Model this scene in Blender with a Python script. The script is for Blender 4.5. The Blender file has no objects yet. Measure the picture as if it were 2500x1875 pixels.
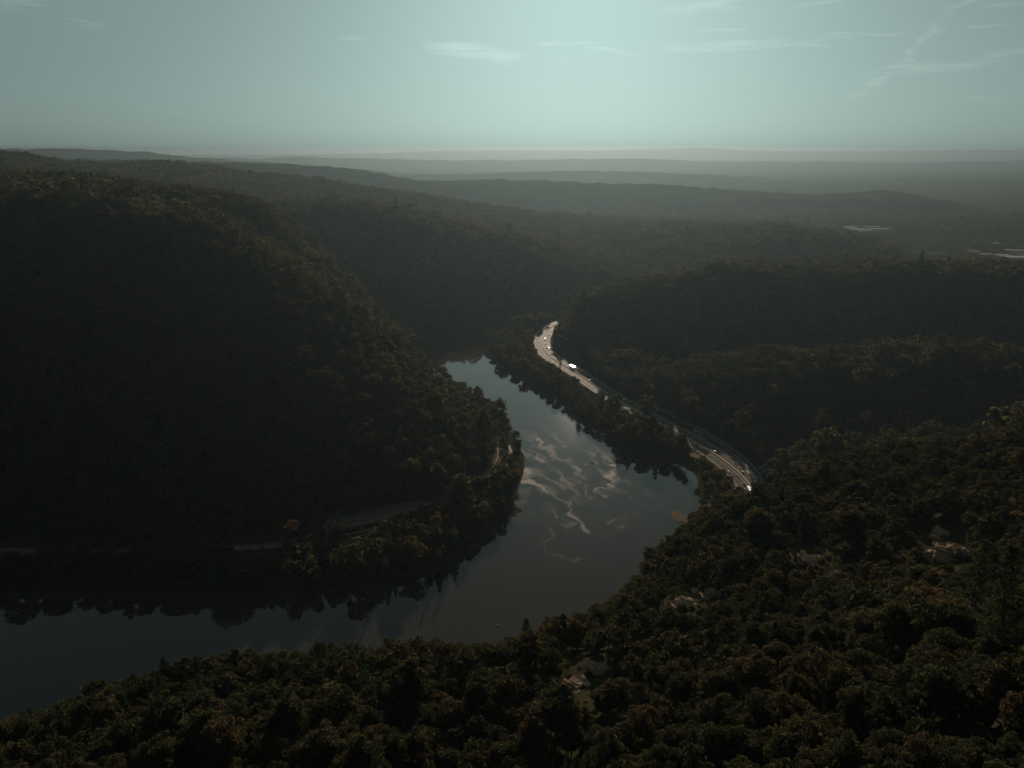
import bpy, bmesh, math, random
import numpy as np
from mathutils import Vector, Matrix, Euler

random.seed(7)
rng = np.random.default_rng(11)
R = math.radians
S = bpy.context.scene
COL = S.collection

# ------------------------------------------------------------------ camera, sky, sun, exposure
CAM_H, FOC, CU, CV, VH = 320.0, 1785.0, 1250.0, 937.5, 359.0     # height over the river; lens in photo pixels
PITCH = math.atan((CV - VH) / FOC)
cam = bpy.data.cameras.new('camera'); camo = bpy.data.objects.new('camera', cam); COL.objects.link(camo)
cam.sensor_fit = 'HORIZONTAL'; cam.sensor_width = 36.0; cam.lens = 36.0 * FOC / 2500.0
cam.clip_start = 1.0; cam.clip_end = 150000.0
camo.location = (0, 0, CAM_H); camo.rotation_euler = (math.pi / 2 - PITCH, 0, 0)
S.camera = camo

SUN_EL, SUN_AZ = R(16.0), R(5.2)
w = bpy.data.worlds.new('World'); S.world = w; w.use_nodes = True
w.cycles.sampling_method = 'MANUAL'; w.cycles.sample_map_resolution = 512
nt = w.node_tree; N = nt.nodes; L = nt.links; N.clear()
def wn(t, **k):
    n = N.new(t)
    for a, b in k.items(): setattr(n, a, b)
    return n
def wmath(op, a, b=None, c=None, clamp=False):
    n = N.new('ShaderNodeMath'); n.operation = op; n.use_clamp = clamp
    for i, v in enumerate((a, b, c)):
        if v is None: continue
        if isinstance(v, (int, float)): n.inputs[i].default_value = v
        else: L.new(v, n.inputs[i])
    return n.outputs[0]
sky = wn('ShaderNodeTexSky', sky_type='NISHITA', sun_disc=False)
sky.sun_elevation = SUN_EL; sky.sun_rotation = SUN_AZ
sky.altitude = 400; sky.air_density = 1.0; sky.dust_density = 3.0; sky.ozone_density = 3.0
SKY_TINT = (0.70, 0.975, 0.955, 1)
gam = wn('ShaderNodeGamma'); gam.inputs[1].default_value = 0.47; L.new(sky.outputs[0], gam.inputs[0])      # the photograph's soft highlight response
sat = wn('ShaderNodeHueSaturation'); sat.inputs['Saturation'].default_value = 0.28; L.new(gam.outputs[0], sat.inputs['Color'])
tint = wn('ShaderNodeMix', data_type='RGBA', blend_type='MULTIPLY'); tint.inputs[0].default_value = 1.0
L.new(sat.outputs[0], tint.inputs[6]); tint.inputs[7].default_value = SKY_TINT
# thin cirrus: streaky noise in (azimuth, elevation), thicker where the wisps hang
tc = wn('ShaderNodeTexCoord'); sep = wn('ShaderNodeSeparateXYZ'); L.new(tc.outputs['Generated'], sep.inputs[0])
az = wmath('ARCTAN2', sep.outputs[0], sep.outputs[1]); el = wmath('ARCSINE', sep.outputs[2])
comb = wn('ShaderNodeCombineXYZ'); L.new(wmath('MULTIPLY', az, 9.0), comb.inputs[0]); L.new(wmath('MULTIPLY', el, 70.0), comb.inputs[1])
n1 = wn('ShaderNodeTexNoise'); n1.inputs['Scale'].default_value = 1.6; n1.inputs['Detail'].default_value = 7; n1.inputs['Roughness'].default_value = 0.62; n1.inputs['Distortion'].default_value = 0.9
L.new(comb.outputs[0], n1.inputs['Vector'])
n2 = wn('ShaderNodeTexNoise'); n2.inputs['Scale'].default_value = 0.22; n2.inputs['Detail'].default_value = 2
L.new(comb.outputs[0], n2.inputs['Vector'])
def dir_of(u, v):
    xc = (u - CU) / FOC; yc = (CV - v) / FOC
    d = np.array([xc, math.cos(PITCH) + yc * math.sin(PITCH), -math.sin(PITCH) + yc * math.cos(PITCH)])
    d /= np.linalg.norm(d)
    return math.atan2(d[0], d[1]), math.asin(d[2])
WISPS = [(1160, 128, 150, 26, -6), (1130, 112, 70, 10, 4), (1720, 16, 130, 24, 5), (2010, 4, 110, 10, 4), (1840, 106, 260, 16, 0), (1755, 76, 90, 7, 0),
         (2120, 82, 120, 6, -2), (870, 98, 60, 9, -4), (190, 54, 46, 9, -20), (30, 3, 80, 14, 0), (2250, 100, 150, 14, 52), (2290, 168, 200, 14, 3),
         (2450, 132, 90, 14, 8), (2160, 195, 90, 10, 25), (1400, 108, 110, 8, 0), (1490, 124, 90, 5, -4), (2420, 66, 60, 6, -2), (2470, 10, 60, 8, 0)]
nwp = wn('ShaderNodeTexNoise'); nwp.inputs['Scale'].default_value = 1.1; nwp.inputs['Detail'].default_value = 5; nwp.inputs['Roughness'].default_value = 0.6; L.new(comb.outputs[0], nwp.inputs['Vector'])
sw = wn('ShaderNodeSeparateColor'); L.new(nwp.outputs['Color'], sw.inputs[0])
azw = wmath('ADD', az, wmath('MULTIPLY', wmath('SUBTRACT', sw.outputs[0], 0.5), 0.075)); elw = wmath('ADD', el, wmath('MULTIPLY', wmath('SUBTRACT', sw.outputs[1], 0.5), 0.022))
mask = None
for (u, v, ru, rv, rot) in WISPS:
    a0, e0 = dir_of(u, v); k = 1 / FOC
    da = wmath('SUBTRACT', azw, a0); de = wmath('SUBTRACT', elw, e0)
    c, s = math.cos(R(rot)), math.sin(R(rot))
    p = wmath('ADD', wmath('MULTIPLY', da, c / (ru * k)), wmath('MULTIPLY', de, s / (ru * k)))
    q = wmath('ADD', wmath('MULTIPLY', da, -s / (rv * k)), wmath('MULTIPLY', de, c / (rv * k)))
    r2 = wmath('ADD', wmath('MULTIPLY', p, p), wmath('MULTIPLY', q, q))
    m = wmath('SUBTRACT', 1.0, r2, clamp=True)
    mask = m if mask is None else wmath('MAXIMUM', mask, m)
gen = wmath('MULTIPLY', wmath('SUBTRACT', n2.outputs[0], 0.52, clamp=True), 0.9)
amt = wmath('ADD', wmath('MULTIPLY', mask, 0.36), gen)
cl = wmath('MULTIPLY', wmath('SUBTRACT', wmath('ADD', n1.outputs[0], amt), 0.66, clamp=True), 2.6, clamp=True)
cl = wmath('MULTIPLY', cl, wmath('MULTIPLY', el, 18.0, clamp=True))
cmix = wn('ShaderNodeMix', data_type='RGBA', blend_type='MIX')
bright = wn('ShaderNodeMix', data_type='RGBA', blend_type='MULTIPLY'); bright.inputs[0].default_value = 1.0
L.new(tint.outputs[2], bright.inputs[6]); bright.inputs[7].default_value = (1.20, 1.17, 1.16, 1)
L.new(cl, cmix.inputs[0]); L.new(tint.outputs[2], cmix.inputs[6]); L.new(bright.outputs[2], cmix.inputs[7])
bg = wn('ShaderNodeBackground'); bg.inputs[1].default_value = 0.077
L.new(cmix.outputs[2], bg.inputs[0]); wo = wn('ShaderNodeOutputWorld'); L.new(bg.outputs[0], wo.inputs[0])

sl = bpy.data.lights.new('sun', 'SUN'); slo = bpy.data.objects.new('sun', sl); COL.objects.link(slo)
sl.energy = 5.0; sl.angle = R(0.53); sl.color = (1.0, 0.82, 0.64)
SUN_DIR = Vector((math.sin(SUN_AZ) * math.cos(SUN_EL), math.cos(SUN_AZ) * math.cos(SUN_EL), math.sin(SUN_EL)))
slo.rotation_euler = SUN_DIR.to_track_quat('Z', 'Y').to_euler(); slo.location = (0, 0, 900)

vs = S.view_settings; vs.view_transform = 'Standard'; vs.look = 'None'; vs.gamma = 1.0; vs.exposure = 0.55
S.display_settings.display_device = 'sRGB'
try: vs.use_curve_mapping = False
except Exception: pass
cy = S.cycles
cy.max_bounces = 5; cy.diffuse_bounces = 2; cy.glossy_bounces = 3; cy.transmission_bounces = 2; cy.volume_bounces = 1
cy.transparent_max_bounces = 4; cy.use_adaptive_sampling = True; cy.adaptive_threshold = 0.02; cy.adaptive_min_samples = 16; cy.use_denoising = True
try: cy.denoiser = 'OPENIMAGEDENOISE'
except Exception: pass
cy.sample_clamp_indirect = 4.0; cy.caustics_reflective = False; cy.caustics_refractive = False

# ------------------------------------------------------------------ helpers
def ray(u, v):
    xc = (u - CU) / FOC; yc = (CV - v) / FOC
    return np.array([xc, math.cos(PITCH) + yc * math.sin(PITCH), -math.sin(PITCH) + yc * math.cos(PITCH)])
def P(u, v, Y, dz=0.0):                      # the point seen at (u, v) that stands Y metres ahead
    d = ray(u, v); t = Y / d[1]
    return np.array([d[0] * t, Y, CAM_H + d[2] * t + dz])
def G(u, v, z=0.0):                          # the point seen at (u, v) at height z
    d = ray(u, v); t = (z - CAM_H) / d[2]
    return np.array([d[0] * t, d[1] * t, z])
def smooth_line(pts, step):
    pts = np.asarray(pts, float)
    a = np.vstack([2 * pts[0] - pts[1], pts, 2 * pts[-1] - pts[-2]]); out = []
    for i in range(1, len(a) - 2):
        p0, p1, p2, p3 = a[i - 1], a[i], a[i + 1], a[i + 2]
        n = max(2, int(np.linalg.norm(p2 - p1) / step))
        for k in range(n):
            t = k / n
            out.append(0.5 * (2 * p1 + (p2 - p0) * t + (2 * p0 - 5 * p1 + 4 * p2 - p3) * t * t + (-p0 + 3 * p1 - 3 * p2 + p3) * t ** 3))
    out.append(pts[-1]); return np.array(out)
def hash2(ix, iy, seed):
    h = (ix.astype(np.int64) * 374761393 + iy.astype(np.int64) * 668265263 + seed * 1442695041) & 0xFFFFFFFF
    h = ((h ^ (h >> 13)) * 1274126177) & 0xFFFFFFFF
    return ((h ^ (h >> 16)) & 0xFFFFFF) / float(0xFFFFFF)
def vnoise(x, y, seed=0):
    ix = np.floor(x); iy = np.floor(y); fx = x - ix; fy = y - iy
    fx = fx * fx * fx * (fx * (fx * 6 - 15) + 10); fy = fy * fy * fy * (fy * (fy * 6 - 15) + 10)
    a = hash2(ix, iy, seed); b = hash2(ix + 1, iy, seed); c = hash2(ix, iy + 1, seed); d = hash2(ix + 1, iy + 1, seed)
    return (a + (b - a) * fx) * (1 - fy) + (c + (d - c) * fx) * fy - 0.5
def fbm(x, y, scale, octaves=4, seed=0, gain=0.5):
    x = np.asarray(x, float) / scale; y = np.asarray(y, float) / scale
    o = 0.0; a = 1.0
    for i in range(octaves):
        o = o + a * vnoise(x, y, seed + i * 17); x = x * 2.03 + 11.3; y = y * 2.03 - 7.7; a *= gain
    return o * 2
def seg_dist(x, y, line):
    x = np.asarray(x, float); y = np.asarray(y, float); best = np.full(x.shape, 1e18)
    for (ax, ay), (bx, by) in zip(line[:-1, :2], line[1:, :2]):
        dx, dy = bx - ax, by - ay; l2 = dx * dx + dy * dy + 1e-9
        t = np.clip(((x - ax) * dx + (y - ay) * dy) / l2, 0, 1)
        best = np.minimum(best, (x - ax - t * dx) ** 2 + (y - ay - t * dy) ** 2)
    return np.sqrt(best)
def inside(x, y, poly):
    x = np.asarray(x, float); y = np.asarray(y, float); r = np.zeros(x.shape, bool)
    for (ax, ay), (bx, by) in zip(poly, np.roll(poly, -1, 0)):
        if ay == by: continue
        c = ((ay > y) != (by > y)) & (x < (bx - ax) * (y - ay) / (by - ay) + ax); r ^= c
    return r
def mesh_obj(name, verts, faces, mat=None, parent=None, smooth=False, link=True):
    me = bpy.data.meshes.new(name); me.from_pydata([tuple(map(float, v)) for v in verts], [], [tuple(map(int, f)) for f in faces])
    if mat is not None: me.materials.append(mat)
    if smooth: me.polygons.foreach_set('use_smooth', [True] * len(me.polygons))
    me.update(); o = bpy.data.objects.new(name, me)
    if link: COL.objects.link(o)
    if parent is not None: o.parent = parent
    return o
def fast_mesh(name, V, F, mat, smooth=False):       # V (n,3), F (m,k) with equal k
    me = bpy.data.meshes.new(name); V = np.asarray(V, np.float32); F = np.asarray(F, np.int32); k = F.shape[1]
    me.vertices.add(len(V)); me.vertices.foreach_set('co', V.ravel())
    me.loops.add(F.size); me.loops.foreach_set('vertex_index', F.ravel())
    me.polygons.add(len(F)); me.polygons.foreach_set('loop_start', np.arange(0, F.size, k, dtype=np.int32))
    if smooth: me.polygons.foreach_set('use_smooth', np.ones(len(F), bool))
    me.update(calc_edges=True); me.validate()
    if mat is not None: me.materials.append(mat)
    return me
def link_mesh(name, me, parent=None):
    o = bpy.data.objects.new(name, me); COL.objects.link(o)
    if parent is not None: o.parent = parent
    return o
def tag(o, label=None, cat=None, group=None, kind=None):
    if label: o['label'] = label
    if cat: o['category'] = cat
    if group: o['group'] = group
    if kind: o['kind'] = kind
    return o
def empty(name, loc, rz=0.0):
    o = bpy.data.objects.new(name, None); COL.objects.link(o); o.location = loc; o.rotation_euler = (0, 0, rz); o.empty_display_size = 0.5
    return o

# ------------------------------------------------------------------ materials
def new_mat(name):
    m = bpy.data.materials.new(name); m.use_nodes = True; t = m.node_tree; t.nodes.clear()
    out = t.nodes.new('ShaderNodeOutputMaterial'); return m, t, out
def node(t, typ, **k):
    n = t.nodes.new(typ)
    for a, b in k.items(): setattr(n, a, b)
    return n
def ramp(t, stops):
    n = t.nodes.new('ShaderNodeValToRGB'); e = n.color_ramp.elements
    while len(e) < len(stops): e.new(0.5)
    for i, (p, c) in enumerate(stops): e[i].position = p; e[i].color = (*c, 1)
    return n
def rough_mat(name, stops, scale, rough=0.9, detail=6, bump=0.0, bscale=None, spec=0.3, metallic=0.0, coord='Object'):
    m, t, out = new_mat(name)
    tcn = node(t, 'ShaderNodeTexCoord'); nz = node(t, 'ShaderNodeTexNoise'); nz.inputs['Scale'].default_value = scale; nz.inputs['Detail'].default_value = detail; nz.inputs['Roughness'].default_value = 0.6
    geo = node(t, 'ShaderNodeNewGeometry')
    src = geo.outputs['Position'] if coord == 'World' else tcn.outputs[coord]
    t.links.new(src, nz.inputs['Vector']); r = ramp(t, stops); t.links.new(nz.outputs[0], r.inputs[0])
    b = node(t, 'ShaderNodeBsdfPrincipled'); t.links.new(r.outputs[0], b.inputs['Base Color']); b.inputs['Roughness'].default_value = rough
    b.inputs['Specular IOR Level'].default_value = spec; b.inputs['Metallic'].default_value = metallic
    if bump:
        nb = node(t, 'ShaderNodeTexNoise'); nb.inputs['Scale'].default_value = bscale or scale * 3; nb.inputs['Detail'].default_value = 8
        t.links.new(src, nb.inputs['Vector']); bp = node(t, 'ShaderNodeBump'); bp.inputs['Strength'].default_value = 1.0; bp.inputs['Distance'].default_value = bump
        t.links.new(nb.outputs[0], bp.inputs['Height']); t.links.new(bp.outputs[0], b.inputs['Normal'])
    t.links.new(b.outputs[0], out.inputs[0]); return m
def leaf_mat(name, stops, trans=0.5):
    m, t, out = new_mat(name)
    oi = node(t, 'ShaderNodeObjectInfo'); geo = node(t, 'ShaderNodeNewGeometry')
    nz = node(t, 'ShaderNodeTexNoise'); nz.inputs['Scale'].default_value = 0.012; nz.inputs['Detail'].default_value = 3
    t.links.new(geo.outputs['Position'], nz.inputs['Vector'])
    ad = node(t, 'ShaderNodeMath', operation='MULTIPLY_ADD'); t.links.new(oi.outputs['Random'], ad.inputs[0]); ad.inputs[1].default_value = 0.62
    sb = node(t, 'ShaderNodeMath', operation='MULTIPLY_ADD'); t.links.new(nz.outputs[0], sb.inputs[0]); sb.inputs[1].default_value = 1.3; sb.inputs[2].default_value = -0.46
    t.links.new(sb.outputs[0], ad.inputs[2])
    r = ramp(t, stops); t.links.new(ad.outputs[0], r.inputs[0])
    n2 = node(t, 'ShaderNodeTexNoise'); n2.inputs['Scale'].default_value = 0.9; n2.inputs['Detail'].default_value = 2
    t.links.new(geo.outputs['Position'], n2.inputs['Vector'])
    hv = node(t, 'ShaderNodeHueSaturation'); t.links.new(r.outputs[0], hv.inputs['Color'])
    mp = node(t, 'ShaderNodeMapRange'); t.links.new(n2.outputs[0], mp.inputs[0]); mp.inputs[1].default_value = 0.3; mp.inputs[2].default_value = 0.7; mp.inputs[3].default_value = 0.7; mp.inputs[4].default_value = 1.35
    t.links.new(mp.outputs[0], hv.inputs['Value'])
    d = node(t, 'ShaderNodeBsdfDiffuse'); tr = node(t, 'ShaderNodeBsdfTranslucent'); mx = node(t, 'ShaderNodeMixShader'); mx.inputs[0].default_value = trans
    t.links.new(hv.outputs[0], d.inputs[0]); tm = node(t, 'ShaderNodeMix', data_type='RGBA', blend_type='MULTIPLY'); tm.inputs[0].default_value = 1.0; t.links.new(hv.outputs[0], tm.inputs[6]); tm.inputs[7].default_value = (2.15, 1.85, 1.4, 1); t.links.new(tm.outputs[2], tr.inputs[0]); t.links.new(d.outputs[0], mx.inputs[1]); t.links.new(tr.outputs[0], mx.inputs[2])
    t.links.new(mx.outputs[0], out.inputs[0]); return m
LEAF = leaf_mat('leaves_broadleaf', [(0.0, (0.013, 0.018, 0.010)), (0.30, (0.020, 0.024, 0.012)), (0.55, (0.027, 0.028, 0.015)), (0.80, (0.035, 0.032, 0.018)), (1.0, (0.043, 0.032, 0.019))], 0.62)
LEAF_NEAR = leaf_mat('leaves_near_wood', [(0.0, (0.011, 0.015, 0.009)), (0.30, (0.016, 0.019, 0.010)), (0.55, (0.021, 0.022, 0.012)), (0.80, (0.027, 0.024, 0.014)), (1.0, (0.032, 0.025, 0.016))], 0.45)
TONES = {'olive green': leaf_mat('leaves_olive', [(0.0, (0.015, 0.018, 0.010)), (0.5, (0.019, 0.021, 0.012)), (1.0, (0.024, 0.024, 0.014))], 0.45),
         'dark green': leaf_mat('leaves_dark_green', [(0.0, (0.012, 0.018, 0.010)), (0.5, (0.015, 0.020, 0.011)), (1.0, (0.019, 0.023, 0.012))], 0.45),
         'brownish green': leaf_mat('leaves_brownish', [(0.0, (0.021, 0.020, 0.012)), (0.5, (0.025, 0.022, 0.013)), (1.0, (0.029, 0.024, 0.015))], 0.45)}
NEEDLE = leaf_mat('needles_pine', [(0.0, (0.014, 0.024, 0.013)), (1.0, (0.026, 0.036, 0.018))], 0.15)
BARK = rough_mat('bark', [(0.3, (0.022, 0.018, 0.014)), (0.7, (0.055, 0.045, 0.036))], 3.0, 0.95)
SOIL = rough_mat('forest_floor', [(0.25, (0.012, 0.014, 0.008)), (0.5, (0.020, 0.020, 0.010)), (0.75, (0.034, 0.028, 0.014))], 0.03, 0.95, coord='World', bump=1.5, bscale=0.12, spec=0.0)  # dark tones also hold canopy self-shadow for the treeless far plain
FARHILL = rough_mat('far_forest', [(0.3, (0.014, 0.020, 0.010)), (0.5, (0.022, 0.025, 0.011)), (0.7, (0.034, 0.030, 0.014))], 0.004, 0.95, coord='World', bump=6.0, bscale=0.03, spec=0.0)  # tones lowered to include the shade crowns cast on each other
ROCK = rough_mat('sandstone', [(0.25, (0.09, 0.060, 0.040)), (0.5, (0.19, 0.125, 0.080)), (0.75, (0.30, 0.21, 0.14))], 0.35, 0.9, spec=0.05, coord='World', bump=0.35, bscale=1.4)
ASPHALT = rough_mat('asphalt', [(0.3, (0.036, 0.031, 0.027)), (0.7, (0.060, 0.052, 0.045))], 0.05, 0.6, coord='World', spec=0.004)
CONCRETE = rough_mat('concrete', [(0.3, (0.26, 0.25, 0.23)), (0.7, (0.40, 0.38, 0.35))], 0.6, 0.7, coord='World')
PAINT = rough_mat('road_paint', [(0.3, (0.42, 0.40, 0.37)), (0.7, (0.62, 0.60, 0.56))], 0.8, 0.7, spec=0.05, coord='World')
YPAINT = rough_mat('yellow_road_paint', [(0.3, (0.55, 0.36, 0.06)), (0.7, (0.70, 0.48, 0.10))], 0.8, 0.7, spec=0.05, coord='World')
GRAVEL = rough_mat('gravel', [(0.3, (0.042, 0.035, 0.029)), (0.7, (0.085, 0.071, 0.058))], 0.12, 1.0, spec=0.0, coord='World', bump=0.08, bscale=2.5)
DRYGRASS = rough_mat('dry_grass', [(0.3, (0.08, 0.055, 0.022)), (0.7, (0.20, 0.14, 0.06))], 0.3, 0.95, spec=0.0, coord='World', bump=0.3, bscale=1.5)
MEADOW = rough_mat('meadow', [(0.3, (0.020, 0.022, 0.010)), (0.7, (0.045, 0.042, 0.020))], 0.05, 1.0, spec=0.0, coord='World')
SAND = rough_mat('wet_sand', [(0.3, (0.060, 0.042, 0.027)), (0.7, (0.11, 0.078, 0.052))], 0.6, 0.9, spec=0.0, coord='World')
METAL = rough_mat('galvanised_steel', [(0.3, (0.30, 0.29, 0.28)), (0.7, (0.42, 0.41, 0.40))], 2.0, 0.6, metallic=0.8)
RUST = rough_mat('rail_steel', [(0.3, (0.30, 0.22, 0.16)), (0.7, (0.50, 0.40, 0.30))], 2.0, 0.50, metallic=0.9)

# ------------------------------------------------------------------ lines of the place, in metres
LEFT_BANK = [(-700, 1475), (-300, 1468), (0, 1462), (300, 1462), (560, 1462), (700, 1452), (790, 1446), (950, 1440), (1010, 1420), (1090, 1385), (1175, 1332), (1228, 1262),
             (1258, 1220), (1270, 1160), (1274, 1118), (1254, 1070), (1215, 1003), (1160, 977), (1106, 944), (1042, 898), (995, 878), (950, 866), (900, 852)]
FAR_BANK = [(915, 830), (1000, 827), (1100, 810), (1180, 791), (1250, 774), (1400, 745), (1600, 724)]
SPIT_BACK = [(1600, 740), (1413, 770), (1330, 789), (1250, 811), (1205, 828)]
RIGHT_BANK = [(1186, 838), (1195, 868), (1228, 899), (1285, 925), (1334, 966), (1366, 980), (1391, 1006), (1427, 1040), (1480, 1058), (1509, 1098), (1549, 1119), (1610, 1127),
              (1651, 1132), (1690, 1140), (1706, 1168), (1722, 1225), (1716, 1255), (1690, 1282), (1660, 1312), (1632, 1356), (1605, 1410), (1575, 1462), (1520, 1510), (1430, 1560), (1300, 1600), (1170, 1625), (900, 1640), (500, 1690), (260, 1745), (0, 1815), (-700, 1850)]
RIVER = np.array([G(u, v)[:2] for u, v in LEFT_BANK + FAR_BANK + SPIT_BACK + RIGHT_BANK])
ROAD_Z = 9.0
ROAD = smooth_line([G(u, v, ROAD_Z) for u, v in [(1440, 772), (1400, 779), (1368, 788), (1343, 801), (1328, 818), (1323, 838), (1331, 858), (1350, 876), (1378, 893), (1410, 912), (1450, 940), (1500, 972),
                    (1550, 1001), (1600, 1028), (1650, 1055), (1700, 1083), (1745, 1110), (1785, 1139), (1815, 1167), (1838, 1197), (1857, 1232), (1875, 1275), (1888, 1340)]], 6.0)
RAMP = smooth_line([G(u, v, ROAD_Z + .06) for u, v in [(1560, 985), (1616, 1000), (1660, 1022), (1700, 1044), (1745, 1071), (1785, 1098), (1815, 1122), (1842, 1152), (1860, 1190), (1872, 1230)]], 6.0)
SIDE = smooth_line([G(u, v, ROAD_Z + .10) for u, v in [(1846, 1150), (1862, 1146), (1882, 1134), (1905, 1116), (1940, 1108)]], 4.0)
PULLOFF = smooth_line([G(u, v, ROAD_Z + .05) for u, v in [(1462, 950), (1490, 966), (1510, 984), (1524, 999), (1545, 1016), (1565, 1032)]], 4.0)
RAIL_Z = 8.0
RAIL = smooth_line([G(u, v, RAIL_Z) for u, v in [(-300, 1362), (0, 1358), (300, 1354), (560, 1342), (740, 1316), (860, 1302), (960, 1278), (1060, 1240), (1130, 1205), (1200, 1165), (1236, 1135), (1247, 1108), (1240, 1085),
                    (1215, 1045), (1160, 1000), (1090, 950), (1020, 890), (950, 850)]], 5.0)
BROAD = smooth_line([G(u, v, 13) for u, v in [(-300, 1345), (0, 1342), (140, 1346), (400, 1345), (560, 1338), (690, 1328), (780, 1300), (900, 1272), (1010, 1240), (1100, 1210), (1170, 1175), (1205, 1135), (1216, 1105), (1205, 1070), (1150, 1015), (1080, 960)]], 6.0)
LOT = np.array([G(u, v, 9)[:2] for u, v in [(770, 1302), (800, 1268), (900, 1246), (985, 1226), (1050, 1222), (1060, 1236), (960, 1268), (880, 1290), (800, 1310)]])
LOT2 = np.array([G(u, v, 7)[:2] for u, v in [(815, 1322), (900, 1300), (975, 1282), (985, 1292), (930, 1318), (850, 1336)]])

GRASS1 = [(1616, 1038), (1626, 1036), (1660, 1056), (1664, 1064), (1650, 1062)]
GRASS2 = [(1684, 1108), (1692, 1106), (1722, 1119), (1716, 1126), (1700, 1120)]
SAND1 = [(1184, 842), (1192, 846), (1200, 862), (1206, 876), (1232, 900), (1226, 904), (1196, 880), (1186, 862)]
SAND2 = [(1316, 972), (1334, 966), (1350, 972), (1336, 978)]
OPEN = [np.array([G(u, v, 9)[:2] for u, v in q]) for q in (GRASS1, GRASS2)]

# ------------------------------------------------------------------ shape of the land
CP = []
def cp(lst, dz=-10.0):
    for u, v, Y in lst: CP.append(P(u, v, Y, dz))
def ca(lst):
    for x, y, z in lst: CP.append(np.array([x, y, z], float))
def cg(lst, z):
    for u, v in lst: CP.append(G(u, v, z))
# mountain across the river: sky edge, the rib between lit flank and shaded face, the foot
cp([(-700, 402, 1250), (-350, 408, 1250), (0, 417, 1250), (226, 428, 1280), (362, 448, 1300), (452, 459, 1320), (565, 476, 1330), (633, 494, 1320), (700, 531, 1290), (768, 577, 1250), (814, 618, 1215), (859, 658, 1185),
    (904, 703, 1150), (949, 762, 1110), (1000, 808, 1070), (1050, 860, 1000)], -13)
cp([(-700, 440, 970), (-350, 452, 970), (0, 472, 960), (150, 495, 945), (294, 518, 915), (452, 555, 880), (587, 618, 855), (680, 667, 845), (768, 722, 835), (859, 812, 812), (930, 886, 795), (1000, 930, 780), (1090, 990, 757), (1165, 1045, 737)])
cg([(-700, 1345), (-350, 1338), (0, 1332), (300, 1328), (550, 1314), (780, 1280), (950, 1236), (1050, 1212), (1120, 1180), (1170, 1135), (1185, 1095), (1150, 1045)], 14)
cp([(-350, 900, 690), (0, 900, 690), (400, 900, 690), (700, 950, 690), (900, 1020, 690)], -12)
cp([(250, 690, 795), (0, 650, 815), (-350, 640, 815), (560, 760, 770)], -12)
cp([(-350, 425, 1120), (0, 437, 1110), (226, 450, 1100), (362, 475, 1090), (452, 495, 1085), (565, 525, 1080), (633, 552, 1070), (700, 592, 1060), (768, 640, 1050)], -22)
cp([(1175, 1650, 300), (1309, 1620, 305), (1427, 1580, 312), (1517, 1530, 322), (1565, 1500, 336), (723, 1665, 298), (1000, 1645, 300), (438, 1710, 290)], -9)
for u, Y, z in [(-700, 1750, 190), (-350, 1750, 190), (0, 1750, 190), (300, 1750, 190), (500, 1650, 160), (700, 1500, 100), (820, 1420, 40)]: ca([(P(u, 500, Y)[0], Y, z)])
for u, Y, z in [(900, 1290, 8), (960, 1230, 8)]: ca([(P(u, 800, Y)[0], Y, z)])
# far shore hill: bench, upper crest
for u, v in FAR_BANK: CP.append(G(u, v - 8, 4))
cp([(640, 512, 1640), (746, 524, 1630), (836, 531, 1610), (904, 549, 1590), (1000, 572, 1570), (1100, 602, 1560), (1200, 627, 1560), (1320, 647, 1580), (1430, 656, 1640), (1560, 640, 1850)])
cp([(-700, 366, 2500), (-350, 366, 2500), (0, 368, 2500), (79, 386, 2500), (226, 412, 2480), (360, 403, 2700), (430, 400, 2700), (500, 412, 2680), (542, 414, 2650), (633, 428, 2620), (723, 434, 2600), (859, 455, 2600), (1000, 475, 2550),
    (1130, 498, 2500), (1280, 521, 2420), (1356, 544, 2350), (1470, 555, 2300), (1700, 555, 2260), (1920, 557, 2200), (2020, 566, 2120), (2090, 590, 1980), (2160, 616, 1880), (2200, 636, 1800)])
cp([(880, 500, 2150), (1100, 535, 2050), (1300, 580, 2000), (1700, 600, 1930), (1900, 600, 1900)])
for x in range(-2600, 3400, 400): ca([(x, 3300, 9), (x, 3800, 9)])
for u, v in [(2260, 628), (2330, 640), (2400, 610), (2480, 610), (2600, 600), (2800, 620), (2300, 590), (2450, 580), (2600, 570), (2900, 580), (2200, 575), (2100, 566)]: CP.append(G(u, v, 9))
# hill behind the highway, its nearer spur, the gullies between
cp([(1330, 762, 1290), (1413, 738, 1290), (1480, 712, 1265), (1560, 685, 1250), (1700, 669, 1240), (1920, 659, 1240), (2150, 656, 1240), (2350, 661, 1240), (2500, 668, 1235), (2900, 676, 1230), (3300, 680, 1230)])
for u, Y, z in [(1560, 1560, 20), (1700, 1600, 20), (1920, 1640, 18), (2150, 1700, 14), (2500, 1700, 12), (2900, 1700, 12)]: ca([(P(u, 640, Y)[0], Y, z)])
cg([(1400, 838), (1440, 880), (1500, 925), (1560, 968), (1640, 1010), (1700, 1035), (1790, 1090)], 12)
for u, Y, z in [(1600, 1070, 18), (1750, 1050, 20), (1920, 1040, 20), (2150, 1040, 20), (2500, 1030, 20), (2900, 1030, 20)]: ca([(P(u, 760, Y)[0], Y, z)])
cp([(1690, 908, 905), (1770, 893, 895), (1870, 877, 885), (2040, 869, 875), (2300, 869, 865), (2500, 869, 855), (2900, 862, 850), (3300, 860, 850)])
cp([(1850, 985, 805), (2050, 985, 795), (2300, 985, 780), (2500, 975, 770)], -10)
for u, Y, z in [(1830, 690, 14), (1900, 680, 16), (2050, 640, 26), (2250, 600, 44), (2500, 580, 60), (2900, 560, 80)]: ca([(P(u, 1080, Y)[0], Y, z)])
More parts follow.
